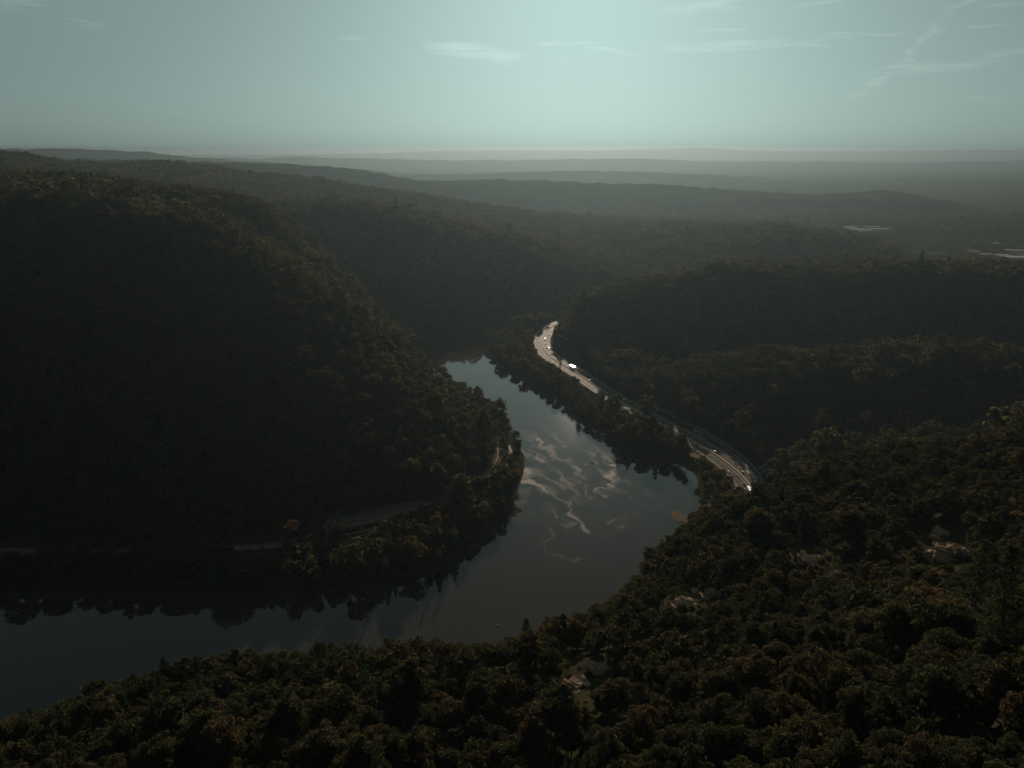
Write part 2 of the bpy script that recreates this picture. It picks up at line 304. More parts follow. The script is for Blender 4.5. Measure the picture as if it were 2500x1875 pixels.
# the slope the camera hangs over
cp([(1800, 1212, 405), (1852, 1174, 425), (1950, 1153, 432), (1978, 1124, 435), (2040, 1107, 440), (2130, 1095, 440), (2210, 1082, 440), (2332, 1080, 435), (2414, 1062, 430), (2500, 1042, 430), (2900, 1000, 430)], -9)
cp([(-700, 1850, 190), (-300, 1840, 192), (0, 1815, 198), (59, 1805, 205), (150, 1765, 214), (215, 1700, 225), (250, 1668, 240), (316, 1640, 245), (438, 1622, 250), (565, 1604, 252), (723, 1586, 255), (904, 1564, 258), (1000, 1568, 255), (1175, 1577, 250), (1309, 1546, 255), (1427, 1520, 262),
    (1517, 1485, 272), (1565, 1452, 282), (1590, 1385, 305), (1622, 1318, 332), (1667, 1268, 360), (1712, 1238, 385)], -13)
cp([(-300, 1960, 160), (0, 1920, 165), (180, 1900, 170), (400, 1875, 168), (800, 1875, 166), (1250, 1875, 160), (1600, 1875, 142), (2000, 1875, 112), (2500, 1875, 90), (2900, 1875, 85)], -9)
cp([(1250, 1720, 205), (700, 1720, 208), (330, 1770, 206), (1600, 1600, 222), (1720, 1550, 225), (1800, 1400, 285), (2000, 1300, 320), (2200, 1500, 200), (2450, 1300, 260), (2400, 1600, 140), (2100, 1700, 150), (1850, 1250, 370), (1900, 1650, 165)], -9)
ca([(0, 0, 205), (300, 0, 270), (-300, 0, 150), (0, -400, 330), (400, -400, 330), (-400, -400, 250), (700, 200, 240), (-700, 150, 90)])
# flat strips: bank of the highway, terrace below the mountain
for q in ROAD[::14]: CP.append(np.array([q[0], q[1], 8.0]))
for q in RAIL[::16]: CP.append(np.array([q[0], q[1], 7.0]))
for i in range(0, len(RIVER), 2): CP.append(np.array([RIVER[i][0], RIVER[i][1], 1.5]))
CP = np.array(CP)
MQ = 45.0
def mq(ax, ay, bx, by): return np.sqrt((ax[:, None] - bx[None]) ** 2 + (ay[:, None] - by[None]) ** 2 + MQ * MQ)
_A = mq(CP[:, 0], CP[:, 1], CP[:, 0], CP[:, 1]); _n = len(CP)
_M = np.zeros((_n + 1, _n + 1)); _M[:_n, :_n] = _A - np.eye(_n) * 6.0; _M[:_n, _n] = 1; _M[_n, :_n] = 1
_W = np.linalg.solve(_M, np.append(CP[:, 2], 0.0))
def rbf(x, y):
    o = np.empty(len(x))
    for i in range(0, len(x), 20000):
        o[i:i + 20000] = mq(x[i:i + 20000], y[i:i + 20000], CP[:, 0], CP[:, 1]) @ _W[:-1] + _W[-1]
    return o
_riv_closed = np.vstack([RIVER, RIVER[:1]])
def river_sd(x, y):
    d = seg_dist(x, y, _riv_closed); return np.where(inside(x, y, RIVER), -d, d)
def sstep(a, b, x):
    t = np.clip((x - a) / (b - a), 0, 1); return t * t * (3 - 2 * t)
_LOTC = np.vstack([LOT, LOT[:1]]); _LOT2C = np.vstack([LOT2, LOT2[:1]])
def ground(x, y, full=False):
    x = np.asarray(x, float).ravel(); y = np.asarray(y, float).ravel()
    z = np.full(x.shape, 9.0); near = (y < 3900) & (y > -700) & (np.abs(x) < 3600)
    z[near] = rbf(x[near], y[near])
    far = sstep(3000, 3700, y); side = sstep(2200, 3400, np.abs(x)) * sstep(1500, 2600, y)
    f = np.maximum(far, side)
    z = z * (1 - f) + f * (10 + 6 * fbm(x, y, 1500, 3, 5))
    rough = np.clip((z - 12) / 50, 0, 1)
    z = z + rough * (4.5 * fbm(x, y, 130, 3, 21) + 2.4 * fbm(x, y, 45, 2, 31))
    gx = np.abs(x) < 1700; gy = (y < 1800) & (y > 150); m = gx & gy
    d = np.full(x.shape, 900.0); d[m] = river_sd(x[m], y[m])
    z = np.minimum(z, 1.0 + np.maximum(d, 0) * 1.6 + 0.3)
    z = np.maximum(z, 1.0 + np.clip(d, 0, 40) * 0.1)
    zi = np.maximum(-3.0, 1.0 + d * 0.7)
    z = np.where(d < 0, zi, z)
    rd = np.full(x.shape, 900.0); rr = rd.copy(); ra = rd.copy(); lot = rd.copy(); lot2 = rd.copy(); br = rd.copy()
    m2 = m & (d > 0)
    xs, ys = x[m2], y[m2]
    rd[m2] = seg_dist(xs, ys, ROAD[::2]); ra[m2] = np.minimum(np.minimum(seg_dist(xs, ys, RAMP[::2]), seg_dist(xs, ys, SIDE)), seg_dist(xs, ys, PULLOFF)); rr[m2] = seg_dist(xs, ys, RAIL[::2]); br[m2] = seg_dist(xs, ys, BROAD[::2])
    lot[m2] = np.where(inside(xs, ys, LOT), 0, seg_dist(xs, ys, _LOTC)); lot2[m2] = np.where(inside(xs, ys, LOT2), 0, seg_dist(xs, ys, _LOT2C))
    def flat(z, dist, zt, a, b):
        k = 1 - sstep(a, b, dist); return z * (1 - k) + zt * k
    z = flat(z, br, 12.4, 6, 20); z = flat(z, rr, 7.4, 5, 16); z = flat(z, lot, 8.2, 5, 16); z = flat(z, lot2, 6.4, 3, 12)
    z = flat(z, rd, ROAD_Z - .5, 21, 40); z = flat(z, ra, ROAD_Z - .5, 10, 22)
    z = np.where(d < 0, np.minimum(z, zi), np.minimum(z, 1.0 + np.maximum(d, 0) * 1.6 + 0.3))
    if full: return z, d, rd, ra, rr, br, lot, lot2
    return z

# ------------------------------------------------------------------ ground sheet
def axis(parts):
    out = []
    for a, b, s in parts: out += list(np.arange(a, b, s))
    return out
xs = axis([(-1000, 1000, 9)]); xs = np.array(xs + [1000]); g = [1000.0]
while g[-1] < 30000: g.append(g[-1] + max(16, (g[-1] - 1000) * 0.10 + 14))
g = np.array(g[1:]); xs = np.concatenate([-g[::-1], xs, g])
ys = axis([(-700, 40, 30), (40, 520, 6), (520, 1500, 9), (1500, 2700, 18)]); g = [2700.0]
while g[-1] < 27500: g.append(g[-1] + max(24, (g[-1] - 2700) * 0.07 + 24))
ys = np.array(ys + g); ys = np.concatenate([[-25000, -9000, -4000, -2000], ys])
XX, YY = np.meshgrid(xs, ys); ZZ = ground(XX, YY)
nx, ny = len(xs), len(ys); idx = np.arange(nx * ny).reshape(ny, nx)
F = np.stack([idx[:-1, :-1], idx[:-1, 1:], idx[1:, 1:], idx[1:, :-1]], -1).reshape(-1, 4)
terr = link_mesh('terrain', fast_mesh('terrain', np.stack([XX.ravel(), YY.ravel(), ZZ], 1), F, SOIL, True))
tag(terr, 'wooded hills and valley floor around the river bend', kind='structure')

# ------------------------------------------------------------------ far ridges
def ridge(name, label, pts, Y0, half, seed, step, amp, base=4.0, under=0.0):
    c = np.array([P(u, v, Y0 + dy, -under) for u, v, dy in pts]); c = smooth_line(c, step)
    n = max(9, int(2 * half / step)); n += (n + 1) % 2
    t = np.linspace(-1, 1, n); V = []
    prof = np.clip(1 - np.abs(t) ** 1.25, 0, 1); prof = prof * prof * (3 - 2 * prof) * 0.35 + prof * 0.65
    X = np.repeat(c[:, 0][:, None], n, 1) + 0 * t; Yv = c[:, 1][:, None] + t[None] * half
    X = X + 0.1 * half * fbm(X, Yv, half, 2, seed + 3) * (1 - prof)[None]
    Zc = c[:, 2][:, None]
    spur = fbm(X, Yv, half * 0.7, 3, seed) * 0.22 * (np.abs(t) * (1 - np.abs(t)) * 4)[None]
    Z = base + (Zc - base) * np.clip(prof[None] + spur, 0, 1.0)
    Z = Z + amp * fbm(X, Yv, step * 2.6, 2, seed + 9) * np.minimum(1, prof * 4)[None]
    Z[:, 0] = Z[:, -1] = -8
    m = len(c); idx = np.arange(m * n).reshape(m, n)
    F = np.stack([idx[:-1, :-1], idx[1:, :-1], idx[1:, 1:], idx[:-1, 1:]], -1).reshape(-1, 4)
    o = link_mesh(name, fast_mesh(name, np.stack([X.ravel(), Yv.ravel(), Z.ravel()], 1), F, FARHILL, True))
    return tag(o, label, kind='structure')
ridge('hill_ridge', 'hazy wooded ridge beyond the valley town, nearest of the blue ridges',
      [(-300, 380, 300), (200, 388, 300), (633, 398, 300), (814, 408, 200), (983, 436, 0), (1085, 442, 0), (1243, 439, 0), (1390, 442, 0), (1470, 448, 0), (1605, 451, 0), (1730, 459, 0), (1853, 467, 0), (1967, 476, 0), (2034, 473, 0), (2100, 469, 0), (2170, 466, 0), (2215, 475, 0), (2317, 493, 0), (2500, 514, 0), (2900, 545, 0)],
      4100, 520, 41, 20, 6.0)
ridge('hill_ridge', 'pale blue ridge at the far left behind the lit mountain flank',
      [(-600, 362, 0), (-200, 363, 0), (30, 364, 0), (150, 363, 0), (350, 371, 0), (420, 380, 0), (500, 388, 0), (640, 397, 0), (760, 405, 0), (900, 416, 0), (1050, 432, 0)], 7800, 1500, 55, 45, 10)
ridge('hill_ridge', 'low flat hazy ridge across the middle distance on the right',
      [(900, 432, 0), (1150, 425, 0), (1400, 420, 0), (1700, 424, 0), (1950, 440, 0), (2100, 446, 0), (2250, 436, 0), (2500, 440, 0), (2900, 436, 0)], 7000, 800, 77, 45, 8)
ridge('hill_ridge', 'long level ridge halfway to the skyline behind the river valley',
      [(500, 388, 0), (800, 385, 0), (1000, 390, 0), (1250, 392, 0), (1500, 388, 0), (1750, 395, 0), (2000, 396, 0), (2250, 398, 0), (2600, 392, 0), (2900, 395, 0)], 12500, 1600, 91, 90, 14)
ridge('hill_ridge', 'faint skyline ridge with a low dome right of centre',
      [(-900, 376, 0), (-300, 378, 0), (300, 379, 0), (600, 378, 0), (900, 375, 0), (1050, 369, 0), (1300, 367, 0), (1480, 367, 0), (1620, 364, 0), (1690, 361, 0), (1740, 362, 0), (1800, 366, 0), (1980, 369, 0), (2250, 368, 0), (2400, 366, 0), (2600, 367, 0), (3100, 364, 0), (3600, 368, 0)], 24000, 2600, 123, 190, 7)

# ------------------------------------------------------------------ river
RIPPLES = [([(1286, 1150), (1298, 1185), (1312, 1196), (1345, 1212), (1372, 1230), (1392, 1252), (1412, 1268), (1436, 1296)], 7, 1.25), ([(1290, 1170), (1300, 1180)], 16, 1.0),
           ([(1482, 1130), (1484, 1150), (1472, 1158), (1484, 1172), (1482, 1180)], 13, 1.7), ([(1466, 1164), (1478, 1170)], 8, 1.0), ([(1496, 1186), (1472, 1189), (1460, 1196), (1478, 1206), (1486, 1211)], 4, 1.6),
           ([(1424, 1128), (1430, 1150), (1440, 1172), (1434, 1196), (1446, 1216)], 7, .55), ([(1300, 1075), (1340, 1100), (1380, 1130), (1410, 1150), (1436, 1160)], 17, .55), ([(1295, 1110), (1330, 1140), (1370, 1165), (1420, 1190)], 15, .55),
           ([(1300, 1140), (1340, 1160), (1390, 1180), (1430, 1190)], 9, .5), ([(1352, 1244), (1362, 1270), (1384, 1282), (1396, 1272)], 7, .42), ([(1338, 1286), (1342, 1316), (1346, 1336), (1374, 1344)], 6, .3),
           ([(1384, 1300), (1392, 1326), (1410, 1346)], 6, .3), ([(1496, 1220), (1506, 1244), (1502, 1264), (1484, 1286), (1500, 1300)], 8, .3), ([(1546, 1240), (1530, 1280), (1490, 1306)], 7, .25), ([(1380, 1190), (1420, 1222), (1450, 1240)], 6, .35),
           ([(1262, 1222), (1284, 1236), (1296, 1252)], 9, .4), ([(1330, 1352), (1400, 1372), (1450, 1392)], 9, .2), ([(1440, 1386), (1480, 1364)], 10, .2)]
WX = np.arange(-120, 260, 1.6); WY = np.arange(470, 1020, 1.6)
RX, RY = np.meshgrid(WX, WY); rx, ry = RX.ravel(), RY.ravel()
wx = rx + 7 * fbm(rx, ry, 26, 4, 201); wy = ry + 7 * fbm(rx, ry, 26, 4, 301)
rip = np.zeros(rx.shape)
for line, wd, s in RIPPLES:
    q = smooth_line(np.array([G(u, v) for u, v in line]), 6.0); sl_ = np.linalg.norm(q[len(q) // 2] - np.array([0, 0, CAM_H])); wm = wd * sl_ / FOC
    dd = seg_dist(wx, wy, q); s = s if s > .5 else s * .6; rip = np.maximum(rip, s * np.clip(1.15 - dd / (wm * 1.0), 0, 1))
streak = fbm(wx * 0.9 + wy * 0.5, wy * 0.30 - wx * 0.22, 7, 4, 401, .6)
rip = np.clip(rip * (0.36 + 0.68 * streak), 0, .68)
d_in = -river_sd(rx, ry)
_c = P(1370, 1130, 1)[:1]; cen = G(1375, 1130); spread = np.exp(-(((rx - cen[0]) / 75) ** 2 + ((ry - cen[1]) / 85) ** 2))
rip = np.maximum(rip, np.clip(spread * (0.04 + 0.40 * streak), 0, .26))
big = np.array([[-9000, 100], [9000, 100], [9000, 1600], [-9000, 1600]])
nxw, nyw = len(WX), len(WY); iw = np.arange(nxw * nyw).reshape(nyw, nxw)
Fw = np.stack([iw[:-1, :-1], iw[:-1, 1:], iw[1:, 1:], iw[1:, :-1]], -1).reshape(-1, 4)
x0, x1, y0, y1 = WX[0], WX[-1], WY[0], WY[-1]
Vw = np.stack([rx, ry, np.zeros(len(rx))], 1); b = len(Vw)
ext = np.array([[-1700, 200, 0], [x0, 200, 0], [x1, 200, 0], [1200, 200, 0], [-1700, y0, 0], [x0, y0, 0], [x1, y0, 0], [1200, y0, 0], [-1700, y1, 0], [x0, y1, 0], [x1, y1, 0], [1200, y1, 0], [-1700, 1700, 0], [x0, 1700, 0], [x1, 1700, 0], [1200, 1700, 0]], float)
Fe = [(b + r * 4 + c, b + r * 4 + c + 1, b + r * 4 + c + 5, b + r * 4 + c + 4) for r in range(3) for c in range(3) if not (r == 1 and c == 1)]
wm_, wt, wout = new_mat('river_water')
at = node(wt, 'ShaderNodeAttribute', attribute_name='ripple'); geo = node(wt, 'ShaderNodeNewGeometry')
nw = node(wt, 'ShaderNodeTexNoise'); nw.inputs['Scale'].default_value = 0.45; nw.inputs['Detail'].default_value = 4; wt.links.new(geo.outputs['Position'], nw.inputs['Vector'])
def water_bsdf(col, rough, dist):
    p = node(wt, 'ShaderNodeBsdfPrincipled'); p.inputs['IOR'].default_value = 1.33; p.inputs['Base Color'].default_value = (*col, 1); p.inputs['Roughness'].default_value = rough
    bw = node(wt, 'ShaderNodeBump'); bw.inputs['Distance'].default_value = dist; wt.links.new(nw.outputs[0], bw.inputs['Height']); wt.links.new(bw.outputs[0], p.inputs['Normal']); return p
calm = water_bsdf((0.016, 0.012, 0.009), 0.035, 0.008); riffle = water_bsdf((0.080, 0.056, 0.037), 0.78, 0.16)
wmx = node(wt, 'ShaderNodeMixShader'); wt.links.new(at.outputs['Fac'], wmx.inputs[0]); wt.links.new(calm.outputs[0], wmx.inputs[1]); wt.links.new(riffle.outputs[0], wmx.inputs[2]); wt.links.new(wmx.outputs[0], wout.inputs[0])
wme = fast_mesh('river', np.vstack([Vw, ext]), np.vstack([Fw, np.array(Fe)]), wm_, True)
ra_ = wme.attributes.new('ripple', 'FLOAT', 'POINT'); ra_.data.foreach_set('value', np.concatenate([rip, np.zeros(16)]).astype(np.float32))
river = tag(link_mesh('river', wme), 'wide dark river bending between the wooded hills', kind='structure')

# ------------------------------------------------------------------ trees: shapes
def leaf_quads(c, n, size, r, outward=0.55, flat=0.0):
    """n leaf-spray faces of about size metres at points c with normals n"""
    k = len(c); rnd = r.normal(size=(k, 3)); nn = n * outward + rnd * (1 - outward); nn[:, 2] += flat
    nn /= np.linalg.norm(nn, axis=1, keepdims=True) + 1e-9
    a = np.cross(nn, r.normal(size=(k, 3))); a /= np.linalg.norm(a, axis=1, keepdims=True) + 1e-9; bb = np.cross(nn, a)
    s = size * r.uniform(0.6, 1.35, (k, 1)); s2 = s * r.uniform(0.5, 0.9, (k, 1))
    V = np.stack([c - a * s, c - bb * s2 + nn * s * 0.18, c + a * s, c + bb * s2 - nn * s * 0.15], 1).reshape(-1, 3)
    return V, np.arange(k * 4).reshape(k, 4)
def fib_dirs(n, r):
    i = np.arange(n) + 0.5; ph = np.arccos(1 - 2 * i / n); th = math.pi * (1 + 5 ** .5) * i + r.uniform(0, 6)
    return np.stack([np.cos(th) * np.sin(ph), np.sin(th) * np.sin(ph), np.cos(ph)], 1)
def tube(pts, rad, sides):
    V = []; F = []
    for k, (p, ra) in enumerate(zip(pts, rad)):
        for s in range(sides):
            a = 2 * math.pi * s / sides; V.append((p[0] + ra * math.cos(a), p[1] + ra * math.sin(a), p[2]))
    for k in range(len(pts) - 1):
        for s in range(sides):
            F.append((k * sides + s, k * sides + (s + 1) % sides, (k + 1) * sides + (s + 1) % sides, (k + 1) * sides + s))
    return np.array(V), np.array(F)
def limb(p, q, r0, r1, sides=5, bend=0.0, r=None):
    p = np.array(p, float); q = np.array(q, float); m = (p + q) / 2 + (r.normal(size=3) * bend if r is not None else 0)
    return tube([p, m, q], [r0, (r0 + r1) / 2, r1], sides)
def join(parts):
    Vs, Fs, o = [], [], 0
    for V, F in parts: Vs.append(V); Fs.append(np.asarray(F) + o); o += len(V)
    return np.vstack(Vs), np.vstack(Fs)
def broadleaf(seed, clumps, per, leaf, core=True, wide=1.0, align=0.62, lump=1.0):
    """crown and trunk of a tree about 13.5 m tall"""
    r = np.random.default_rng(seed)
    H = 8.6; ax, ay, azz = 4.6 * wide * r.uniform(.88, 1.12), 4.6 * wide * r.uniform(.88, 1.12), 4.6 * r.uniform(.85, 1.12)
    d = fib_dirs(int(clumps * 1.35), r); d = d[d[:, 2] > -0.5][:clumps] + r.normal(size=(1, 3)) * 0.03
    d += r.normal(size=d.shape) * 0.20; d /= np.linalg.norm(d, axis=1, keepdims=True)
    rad = r.uniform(0.60, 1.0, len(d)) * (1 + 0.18 * np.sin(3 * np.arctan2(d[:, 1], d[:, 0]) + r.uniform(0, 6)))
    cc = d * rad[:, None] * np.array([ax, ay, azz]) * 0.86 + np.array([0, 0, H]); V = []; Fq = []
    cs, ns = [], []
    for c, dd in zip(cc, d):
        q = r.normal(size=(per, 3)); q /= np.linalg.norm(q, axis=1, keepdims=True); q[:, 2] = np.where(q[:, 2] < -0.2, -q[:, 2], q[:, 2])
        sz = r.uniform(0.95, 1.75) * lump
        cs.append(c + q * np.array([sz, sz, sz * .72]) * r.uniform(0.55 + .3 * (align > .7), 1.05, (per, 1))); ns.append(q * 0.85 + dd * 0.35)
    parts = [leaf_quads(np.vstack(cs), np.vstack(ns), leaf, r, align, 0.10)]
    if core:
        cd = fib_dirs(42 if clumps > 20 else 22, r); cd = cd * r.uniform(.78, 1.0, (len(cd), 1)) * np.array([ax, ay, azz]) * 0.66 + np.array([0, 0, H])
        parts.append(leaf_quads(cd, cd - np.array([0, 0, H]), 1.9, r, 0.85))
    crown = join(parts)
    tr = [tube([(0, 0, -1.5), (r.normal() * .1, r.normal() * .1, 3), (r.normal() * .3, r.normal() * .3, 6.5), (r.normal() * .4, r.normal() * .4, 10)], [.30, .24, .16, .05], 6)]
    if clumps > 40:
        for i in r.choice(len(cc), 9, replace=False):
            z0 = r.uniform(3.2, 6.5); tr.append(limb((0, 0, z0), cc[i] * np.array([.9, .9, 1]), .11, .03, 4, .35, r))
    return crown, join(tr)
def pine(seed, whorls, per, leaf, h=15.0, spread=3.0):
    r = np.random.default_rng(seed); parts = [tube([(0, 0, -1.5), (0, 0, h * .5), (r.normal() * .15, r.normal() * .15, h)], [.3, .18, .03], 6)]; cs, ns = [], []
    for k in range(whorls):
        f = k / (whorls - 1); z = h * (.24 + .74 * f); n = r.integers(4, 7); a0 = r.uniform(0, 6)
        for j in range(n):
            a = a0 + 6.283 * j / n + r.normal() * .2; ln = spread * (1.0 - f) ** .75 * r.uniform(.6, 1.15) + .35
            tip = np.array([math.cos(a) * ln, math.sin(a) * ln, z + ln * .12]); parts.append(limb((0, 0, z - .15), tip, .05, .015, 3))
            t = r.uniform(.25, 1.05, per); c = np.array([0, 0, z]) + (tip - np.array([0, 0, z])) * t[:, None] + r.normal(size=(per, 3)) * np.array([.32, .32, .16])
            cs.append(c); ns.append(np.tile([0, 0, 1.0], (per, 1)))
    return leaf_quads(np.vstack(cs), np.vstack(ns), leaf, r, .35, .3), join(parts)
def tree_mesh(name, V, F, mat): return fast_mesh(name, V, F, mat)
NEAR = []
for k in range(8):
    c, t = broadleaf(100 + k, 50, 95, 0.235, True, [1, 1.1, .9, 1.05, .95, 1.15, .85, 1][k]); NEAR.append((tree_mesh('crown', *c, LEAF), tree_mesh('trunk', *t, BARK)))
NPINE = []
for k in range(3):
    c, t = pine(300 + k, 15, 26, 0.26, 16 + k, 3.0); NPINE.append((tree_mesh('crown', *c, NEEDLE), tree_mesh('trunk', *t, BARK)))
def proto(coll, k, crown, trunk, lm):
    V = np.vstack([crown[0], trunk[0]]); F = np.vstack([crown[1], np.asarray(trunk[1]) + len(crown[0])])
    me = fast_mesh('%s_%02d' % (coll.name, k), V, F, lm); me.materials.append(BARK)
    mi = np.zeros(len(me.polygons), np.int32); mi[len(crown[1]):] = 1; me.polygons.foreach_set('material_index', mi)
    coll.objects.link(bpy.data.objects.new('%s_%02d' % (coll.name, k), me))
def proto_set(name, n, clumps, per, leaf, seed, pines, pp, align, lump, lm=None):
    coll = bpy.data.collections.new(name)
    for k in range(n): proto(coll, k, *broadleaf(seed + k, clumps, per, leaf, False, 0.92 + .06 * (k % 5), align, lump), lm or LEAF)
    for k in range(pines): proto(coll, n + k, *pine(seed + 50 + k, pp[0], pp[1], pp[2]), NEEDLE)
    return coll, n, n + pines
SET_A = proto_set('wood_near', 7, 36, 38, 0.42, 500, 2, (12, 18, .34), .70, 1.0, LEAF_NEAR)
SET_B = proto_set('wood_mid', 7, 22, 30, 0.58, 600, 2, (9, 8, .55), .84, 1.25)
SET_C = proto_set('wood_far', 6, 13, 22, 0.85, 700, 1, (11, 10, .55), .90, 1.5)
SET_D = proto_set('wood_distant', 5, 9, 14, 1.25, 800, 0, (5, 4, 1.0), .90, 1.7)

def scatter_group(coll):
    g = bpy.data.node_groups.new('trees_' + coll.name, 'GeometryNodeTree')
    g.interface.new_socket('Geometry', in_out='INPUT', socket_type='NodeSocketGeometry'); g.interface.new_socket('Geometry', in_out='OUTPUT', socket_type='NodeSocketGeometry')
    gi = g.nodes.new('NodeGroupInput'); go = g.nodes.new('NodeGroupOutput'); ci = g.nodes.new('GeometryNodeCollectionInfo'); ip = g.nodes.new('GeometryNodeInstanceOnPoints')
    ci.inputs['Collection'].default_value = coll; ci.inputs['Separate Children'].default_value = True; ci.inputs['Reset Children'].default_value = True
    def attr(nm, dt):
        a = g.nodes.new('GeometryNodeInputNamedAttribute'); a.data_type = dt; a.inputs['Name'].default_value = nm; return a.outputs['Attribute']
    g.links.new(gi.outputs[0], ip.inputs['Points']); g.links.new(ci.outputs[0], ip.inputs['Instance']); ip.inputs['Pick Instance'].default_value = True
    g.links.new(attr('idx', 'INT'), ip.inputs['Instance Index']); g.links.new(attr('rot', 'FLOAT_VECTOR'), ip.inputs['Rotation']); g.links.new(attr('scl', 'FLOAT_VECTOR'), ip.inputs['Scale'])
    g.links.new(ip.outputs[0], go.inputs[0]); return g
GROUPS = {}
def scatter(name, label, st, pos, rot, scl, idx):
    coll = st[0]
    if coll.name not in GROUPS: GROUPS[coll.name] = scatter_group(coll)
    me = bpy.data.meshes.new(name); me.vertices.add(len(pos)); me.vertices.foreach_set('co', np.asarray(pos, np.float32).ravel())
    a = me.attributes.new('rot', 'FLOAT_VECTOR', 'POINT'); a.data.foreach_set('vector', np.asarray(rot, np.float32).ravel())
    a = me.attributes.new('scl', 'FLOAT_VECTOR', 'POINT'); a.data.foreach_set('vector', np.asarray(scl, np.float32).ravel())
    a = me.attributes.new('idx', 'INT', 'POINT'); a.data.foreach_set('value', np.asarray(idx, np.int32))
    me.update(); o = bpy.data.objects.new(name, me); COL.objects.link(o)
    m = o.modifiers.new('trees', 'NODES'); m.node_group = GROUPS[coll.name]
    return tag(o, label, kind='stuff')

# ------------------------------------------------------------------ trees: where they stand
FIELDS = [np.array([G(u, v, 10)[:2] for u, v in q]) for q in (
    [(2350, 611), (2368, 608), (2392, 611), (2404, 615), (2376, 617)], [(2446, 606), (2500, 612), (2560, 616), (2560, 628), (2500, 624), (2456, 616)], [(2424, 620), (2456, 618), (2560, 626), (2560, 636), (2480, 630)],
    [(2060, 562), (2160, 559), (2172, 566), (2090, 569)], [(2215, 628), (2310, 630), (2316, 640), (2220, 638)], [(1950, 562), (2010, 561), (2010, 565), (1950, 566)])]
FAR_ROAD = smooth_line([G(u, v, 14) for u, v in [(2330, 580), (2392, 586), (2440, 591), (2500, 599), (2560, 608)]], 30.0)
ROCKS = [(1400, 1655, 205, 9, 7), (1455, 1610, 212, 8, 5), (1665, 1458, 262, 10, 6), (1735, 1432, 270, 8, 5), (1595, 1352, 318, 9, 5), (1680, 1307, 335, 6, 4), (1545, 1690, 190, 8, 5), (1700, 1640, 195, 7, 5),
         (1985, 1345, 262, 11, 6), (1905, 1325, 280, 8, 4), (2075, 1372, 240, 8, 4), (2320, 1322, 245, 13, 8), (2215, 1325, 250, 8, 5), (2300, 1278, 262, 8, 4), (2140, 1440, 222, 7, 4)]
def land_z(x, y): return ground(np.array([x], float), np.array([y], float))[0]
ROCK_XY = []
for u, v, Y, rx_, rz_ in ROCKS:
    best = None
    for Yt in np.arange(Y - 70, Y + 90, 5.0):
        p = P(u, v, Yt); e = p[2] - (land_z(p[0], Yt) + 4)
        if best is None or e > -0.5 and abs(e) < best[0]: best = (abs(e), p)
    ROCK_XY.append((best[1][0], best[1][1], land_z(best[1][0], best[1][1]), rx_, rz_))
def project(x, y, z):
    dz = z - CAM_H; c, s = math.cos(PITCH), math.sin(PITCH)
    dep = y * c - dz * s; up = y * s + dz * c
    return CU + FOC * x / dep, CV - FOC * up / dep, dep
def grid_trees(y0, y1, sp, slope, margin, seed):
    r = np.random.default_rng(seed); yy = np.arange(y0, y1, sp * .92); xm = slope * y1 + margin; xx = np.arange(-xm, xm, sp)
    X, Y = np.meshgrid(xx, yy); X = X + (np.arange(len(yy)) % 2)[:, None] * sp / 2
    X = X.ravel() + r.uniform(-.42, .42, X.size) * sp; Y = Y.ravel() + r.uniform(-.42, .42, Y.size) * sp
    k = np.abs(X) < slope * np.maximum(Y, 0) + margin; X, Y = X[k], Y[k]
    z, d, rd, ra, rr, br, lot, lot2 = ground(X, Y, True)
    k = (d > 2.5) & (rd > 20) & (ra > 8.5) & (rr > 6.5) & (br > 4.2) & (lot > 1.5) & (lot2 > 1.0)
    for f in OPEN: k &= ~(inside(X, Y, f) | (seg_dist(X, Y, np.vstack([f, f[:1]])) < 4))
    if y1 > 1800:
        for f in FIELDS: k &= ~inside(X, Y, f)
        k &= seg_dist(X, Y, FAR_ROAD) > 22
        town = (X > 0.56 * Y) & (Y > 1850); k &= ~(town & (r.uniform(size=len(X)) < 0.25))
    if y0 < 400:
        for (qx, qy, qz, a, b_) in ROCK_XY:
            f_ = 1 - (a * .25) / math.hypot(qx, qy); k &= ((X - qx * f_) / (a * 0.62)) ** 2 + ((Y - qy * f_) / (a * 0.6 + 1)) ** 2 > 1
    return X[k], Y[k], z[k], d[k], rd[k]
EDGE = [(-400, 1800), (0, 1768), (59, 1756), (181, 1720), (217, 1697), (240, 1648), (316, 1634), (438, 1616), (565, 1600), (723, 1582), (904, 1560), (1000, 1566), (1100, 1580), (1175, 1584), (1228, 1580), (1309, 1545), (1366, 1508), (1427, 1494), (1488, 1478), (1517, 1446), (1565, 1411), (1582, 1363),
        (1602, 1335), (1622, 1302), (1667, 1262), (1712, 1238), (1780, 1214), (1815, 1208), (1852, 1172), (1877, 1160), (1950, 1154), (1978, 1122), (2040, 1106), (2130, 1094), (2210, 1081), (2332, 1080), (2414, 1061), (2500, 1041), (2900, 1000)]
CREST = [(-400, 408), (0, 416), (226, 427), (362, 447), (452, 457), (565, 473), (633, 491), (700, 528), (768, 576), (800, 606)]
ROAD_PX = [(1322, 840), (1330, 860), (1350, 878), (1378, 893), (1410, 912), (1450, 940), (1500, 972), (1600, 1028), (1700, 1083), (1785, 1139), (1840, 1197)]
BANDS = [(60, 460, 5.7, .95, 45, SET_A), (460, 1000, 7.4, .80, 60, SET_B), (1000, 1750, 8.6, .74, 80, SET_C), (1750, 3000, 9.2, .71, 120, SET_D), (3000, 3500, 13.0, .70, 150, SET_D)]
T = []
